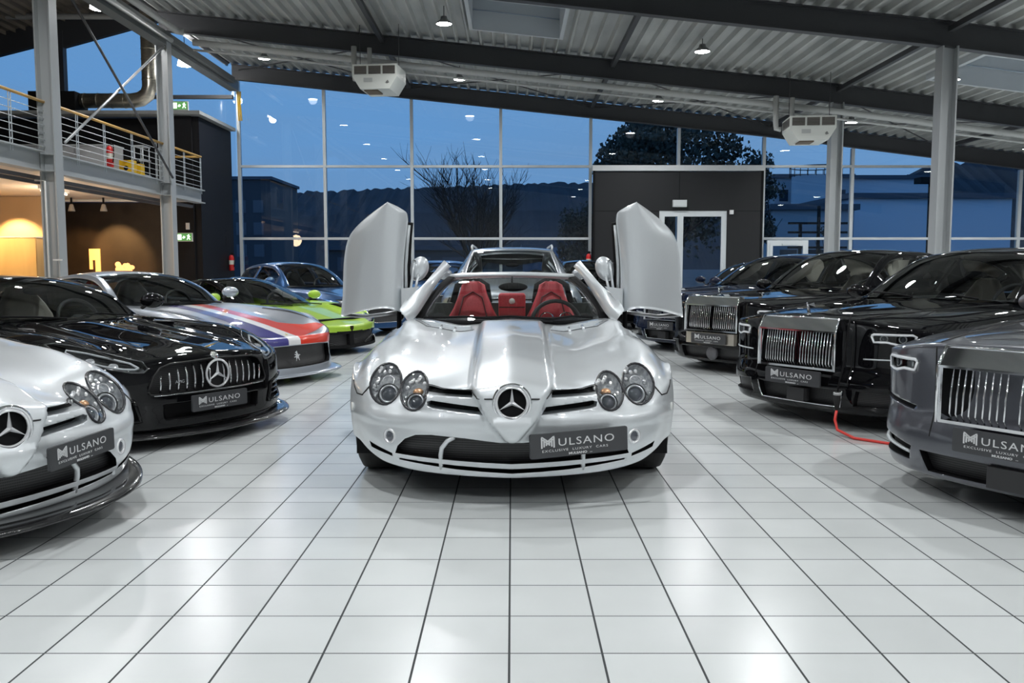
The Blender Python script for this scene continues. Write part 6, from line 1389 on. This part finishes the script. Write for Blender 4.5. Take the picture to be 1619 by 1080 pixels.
# saloons behind the suv
SAL = dict(RR); SAL.update(C=[(0, .72), (.12, .76), (.5, .82), (1.2, .89), (1.7, .92), (4.4, .95), (5.1, .93), (5.4, .88)], V=[(0, .70), (.12, .74), (.5, .81), (1.2, .88), (1.7, .915), (4.4, .94), (5.4, .86)], K=[(0, .62), (.15, .67), (.4, .75), (.9, .84), (1.9, .89), (4.4, .93), (5.4, .82)], S=[(0, .56), (.3, .64), (.6, .70), (1.0, .76), (1.9, .81), (4.4, .85), (5.4, .76)],
    off=[(0, .0), (.4, -.03), (1, 0)], ft=[0, .12, .25, .4, .55, .7, .85])
for x, y, lab, m_ in ((-1.72, 18.2, 'dark blue saloon parked behind the grey suv on its left', bluep), (1.75, 16.9, 'dark saloon parked behind the grey suv on its right', blackp)):
    full_car('saloon_car', (x, y, 0), 0, lab, SAL, rrcab(-.04), m_, 3, 3, leather_blk, None, .34, 10, 2.5, True, .92, plain_front([(-.36, .40), (.36, .40), (.40, .64), (-.40, .64)], [(.52, .58), (.56, .66), (.80, .68), (.84, .60), (.7, .56)], True), None, rimm, (1.0, 2.25, .98))
SUV = dict(RR); SUV.update(L=4.95, yF=.9, yR=3.85, tail=4.9, zc=.37, Ra=.40, sill=.26, C=[(0, .90), (.12, .95), (.5, 1.0), (1.2, 1.05), (1.7, 1.08), (4.0, 1.08), (4.7, 1.06), (4.95, 1.0)], V=[(0, .88), (.12, .93), (.5, .985), (1.2, 1.04), (1.7, 1.075), (4.95, 1.0)],
    K=[(0, .80), (.15, .86), (.4, .93), (.9, .99), (1.9, 1.05), (4.0, 1.06), (4.95, .96)], S=[(0, .72), (.3, .80), (.6, .86), (1.0, .92), (1.9, .98), (4.0, 1.0), (4.95, .9)], M=[(0, .66), (1, .74), (4, .76), (4.95, .72)], lip=[(0, .24), (1, .28)],
    off=[(0, .0), (.4, -.03), (1, 0)], ft=[0, .12, .25, .4, .55, .7, .85], ycr=[3.65, 3.9, 4.15, 4.35, 4.6])
suvcab = dict(rows=[((1.62, 1.07), (.76, 1.85, 1.06), (.80, 1.9, 1.05)), ((1.98, 1.30), (.70, 2.10, 1.28), (.88, 2.16, 1.06)), ((2.38, 1.50), (.635, 2.44, 1.465), (.90, 2.48, 1.07)), ((2.9, 1.555), (.64, 2.9, 1.52), (.90, 2.9, 1.08)), ((3.7, 1.56), (.64, 3.7, 1.52), (.89, 3.7, 1.09)), ((4.4, 1.50), (.60, 4.4, 1.46), (.85, 4.35, 1.09)), ((4.8, 1.12), (.58, 4.72, 1.12), (.70, 4.7, 1.06))], wr=(.08, 1.92, 5.1, 5.9), side=(1.0, 5.6), pillars=[(3.3, 3.5)])
suv, S, _ = full_car('off_road_car', (0, 11.15, 0), 0, 'silver grey suv facing the camera directly behind the roadster', SUV, suvcab, suvp, 4, 4, leather_blk, None, .37, 10, 2.35, True, 1.03, plain_front([(-.42, .55), (.42, .55), (.46, .84), (-.46, .84)], [(.56, .70), (.58, .80), (.82, .84), (.86, .76), (.7, .70)], True), None, rimm, None)
for s_ in (1, -1):
    MB().tube([(s_ * .62, 2.5, 1.50), (s_ * .63, 2.56, 1.555), (s_ * .64, 3.0, 1.585), (s_ * .63, 4.2, 1.57), (s_ * .6, 4.4, 1.50)], .017, 8).build('roof_rail', alu, suv)
    o = MB().ell((s_ * 1.03, 2.18, 1.13), (.12, .07, .085), 16, 10).build('door_mirror', suvp, suv); MB().ell((s_ * 1.03, 2.215, 1.13), (.10, .04, .07), 14, 8).build('mirror_glass', dark, o); MB().tube([(s_ * .98, 2.2, 1.08), (s_ * .88, 2.2, 1.06)], .03, 8).build('mirror_foot', dark, o)
# charging cable of the black saloon
def w2(root, p): return Matrix.Translation(root.location) @ Matrix.Rotation(root.rotation_euler.z, 4, 'Z') @ Vector(p)
rt = R2[0]; S_ = R2[1]
pts = [w2(rt, p) for p in ((.44, .02, .885), (.445, -.01, .80), (.445, -.03, .66), (.44, -.045, .52), (.435, -.085, .40), (.43, -.10, .31))]
r = empty('charging_cable', tuple(Vector((pts[-1].x, pts[-1].y, 0))), 0, 'red charging cable with black plug hanging from the black saloon', 'cable')
off_ = Vector(r.location)
MB().tube([p - off_ for p in pts], .0065, 8).build('black_lead', black, r)
b0 = pts[-1] - off_
MB().tube([b0 + Vector((0, 0, .01)), b0 - Vector((0, 0, .03)), b0 - Vector((0, 0, .05)), b0 - Vector((0, 0, .13))], .02, 12, rs=[.018, .026, .027, .013]).build('plug', rubber, r)
MB().tube([b0 + Vector((0, 0, .004)), b0 - Vector((0, 0, .016))], .0285, 12).build('plug_ring', mat('ring grey', (.5, .5, .5), .4), r)
MB().tube([b0 - Vector((0, 0, .12)), b0 - Vector((.015, 0.01, .20)), (b0.x - .01, b0.y - .05, .04), (b0.x + .05, b0.y - .22, .012), (b0.x + .22, b0.y - .40, .010), (b0.x + .50, b0.y - .46, .010), (b0.x + .95, b0.y - .50, .010)], .0105, 10).build('red_lead', mat('red cable', (.75, .05, .04), .4), r)
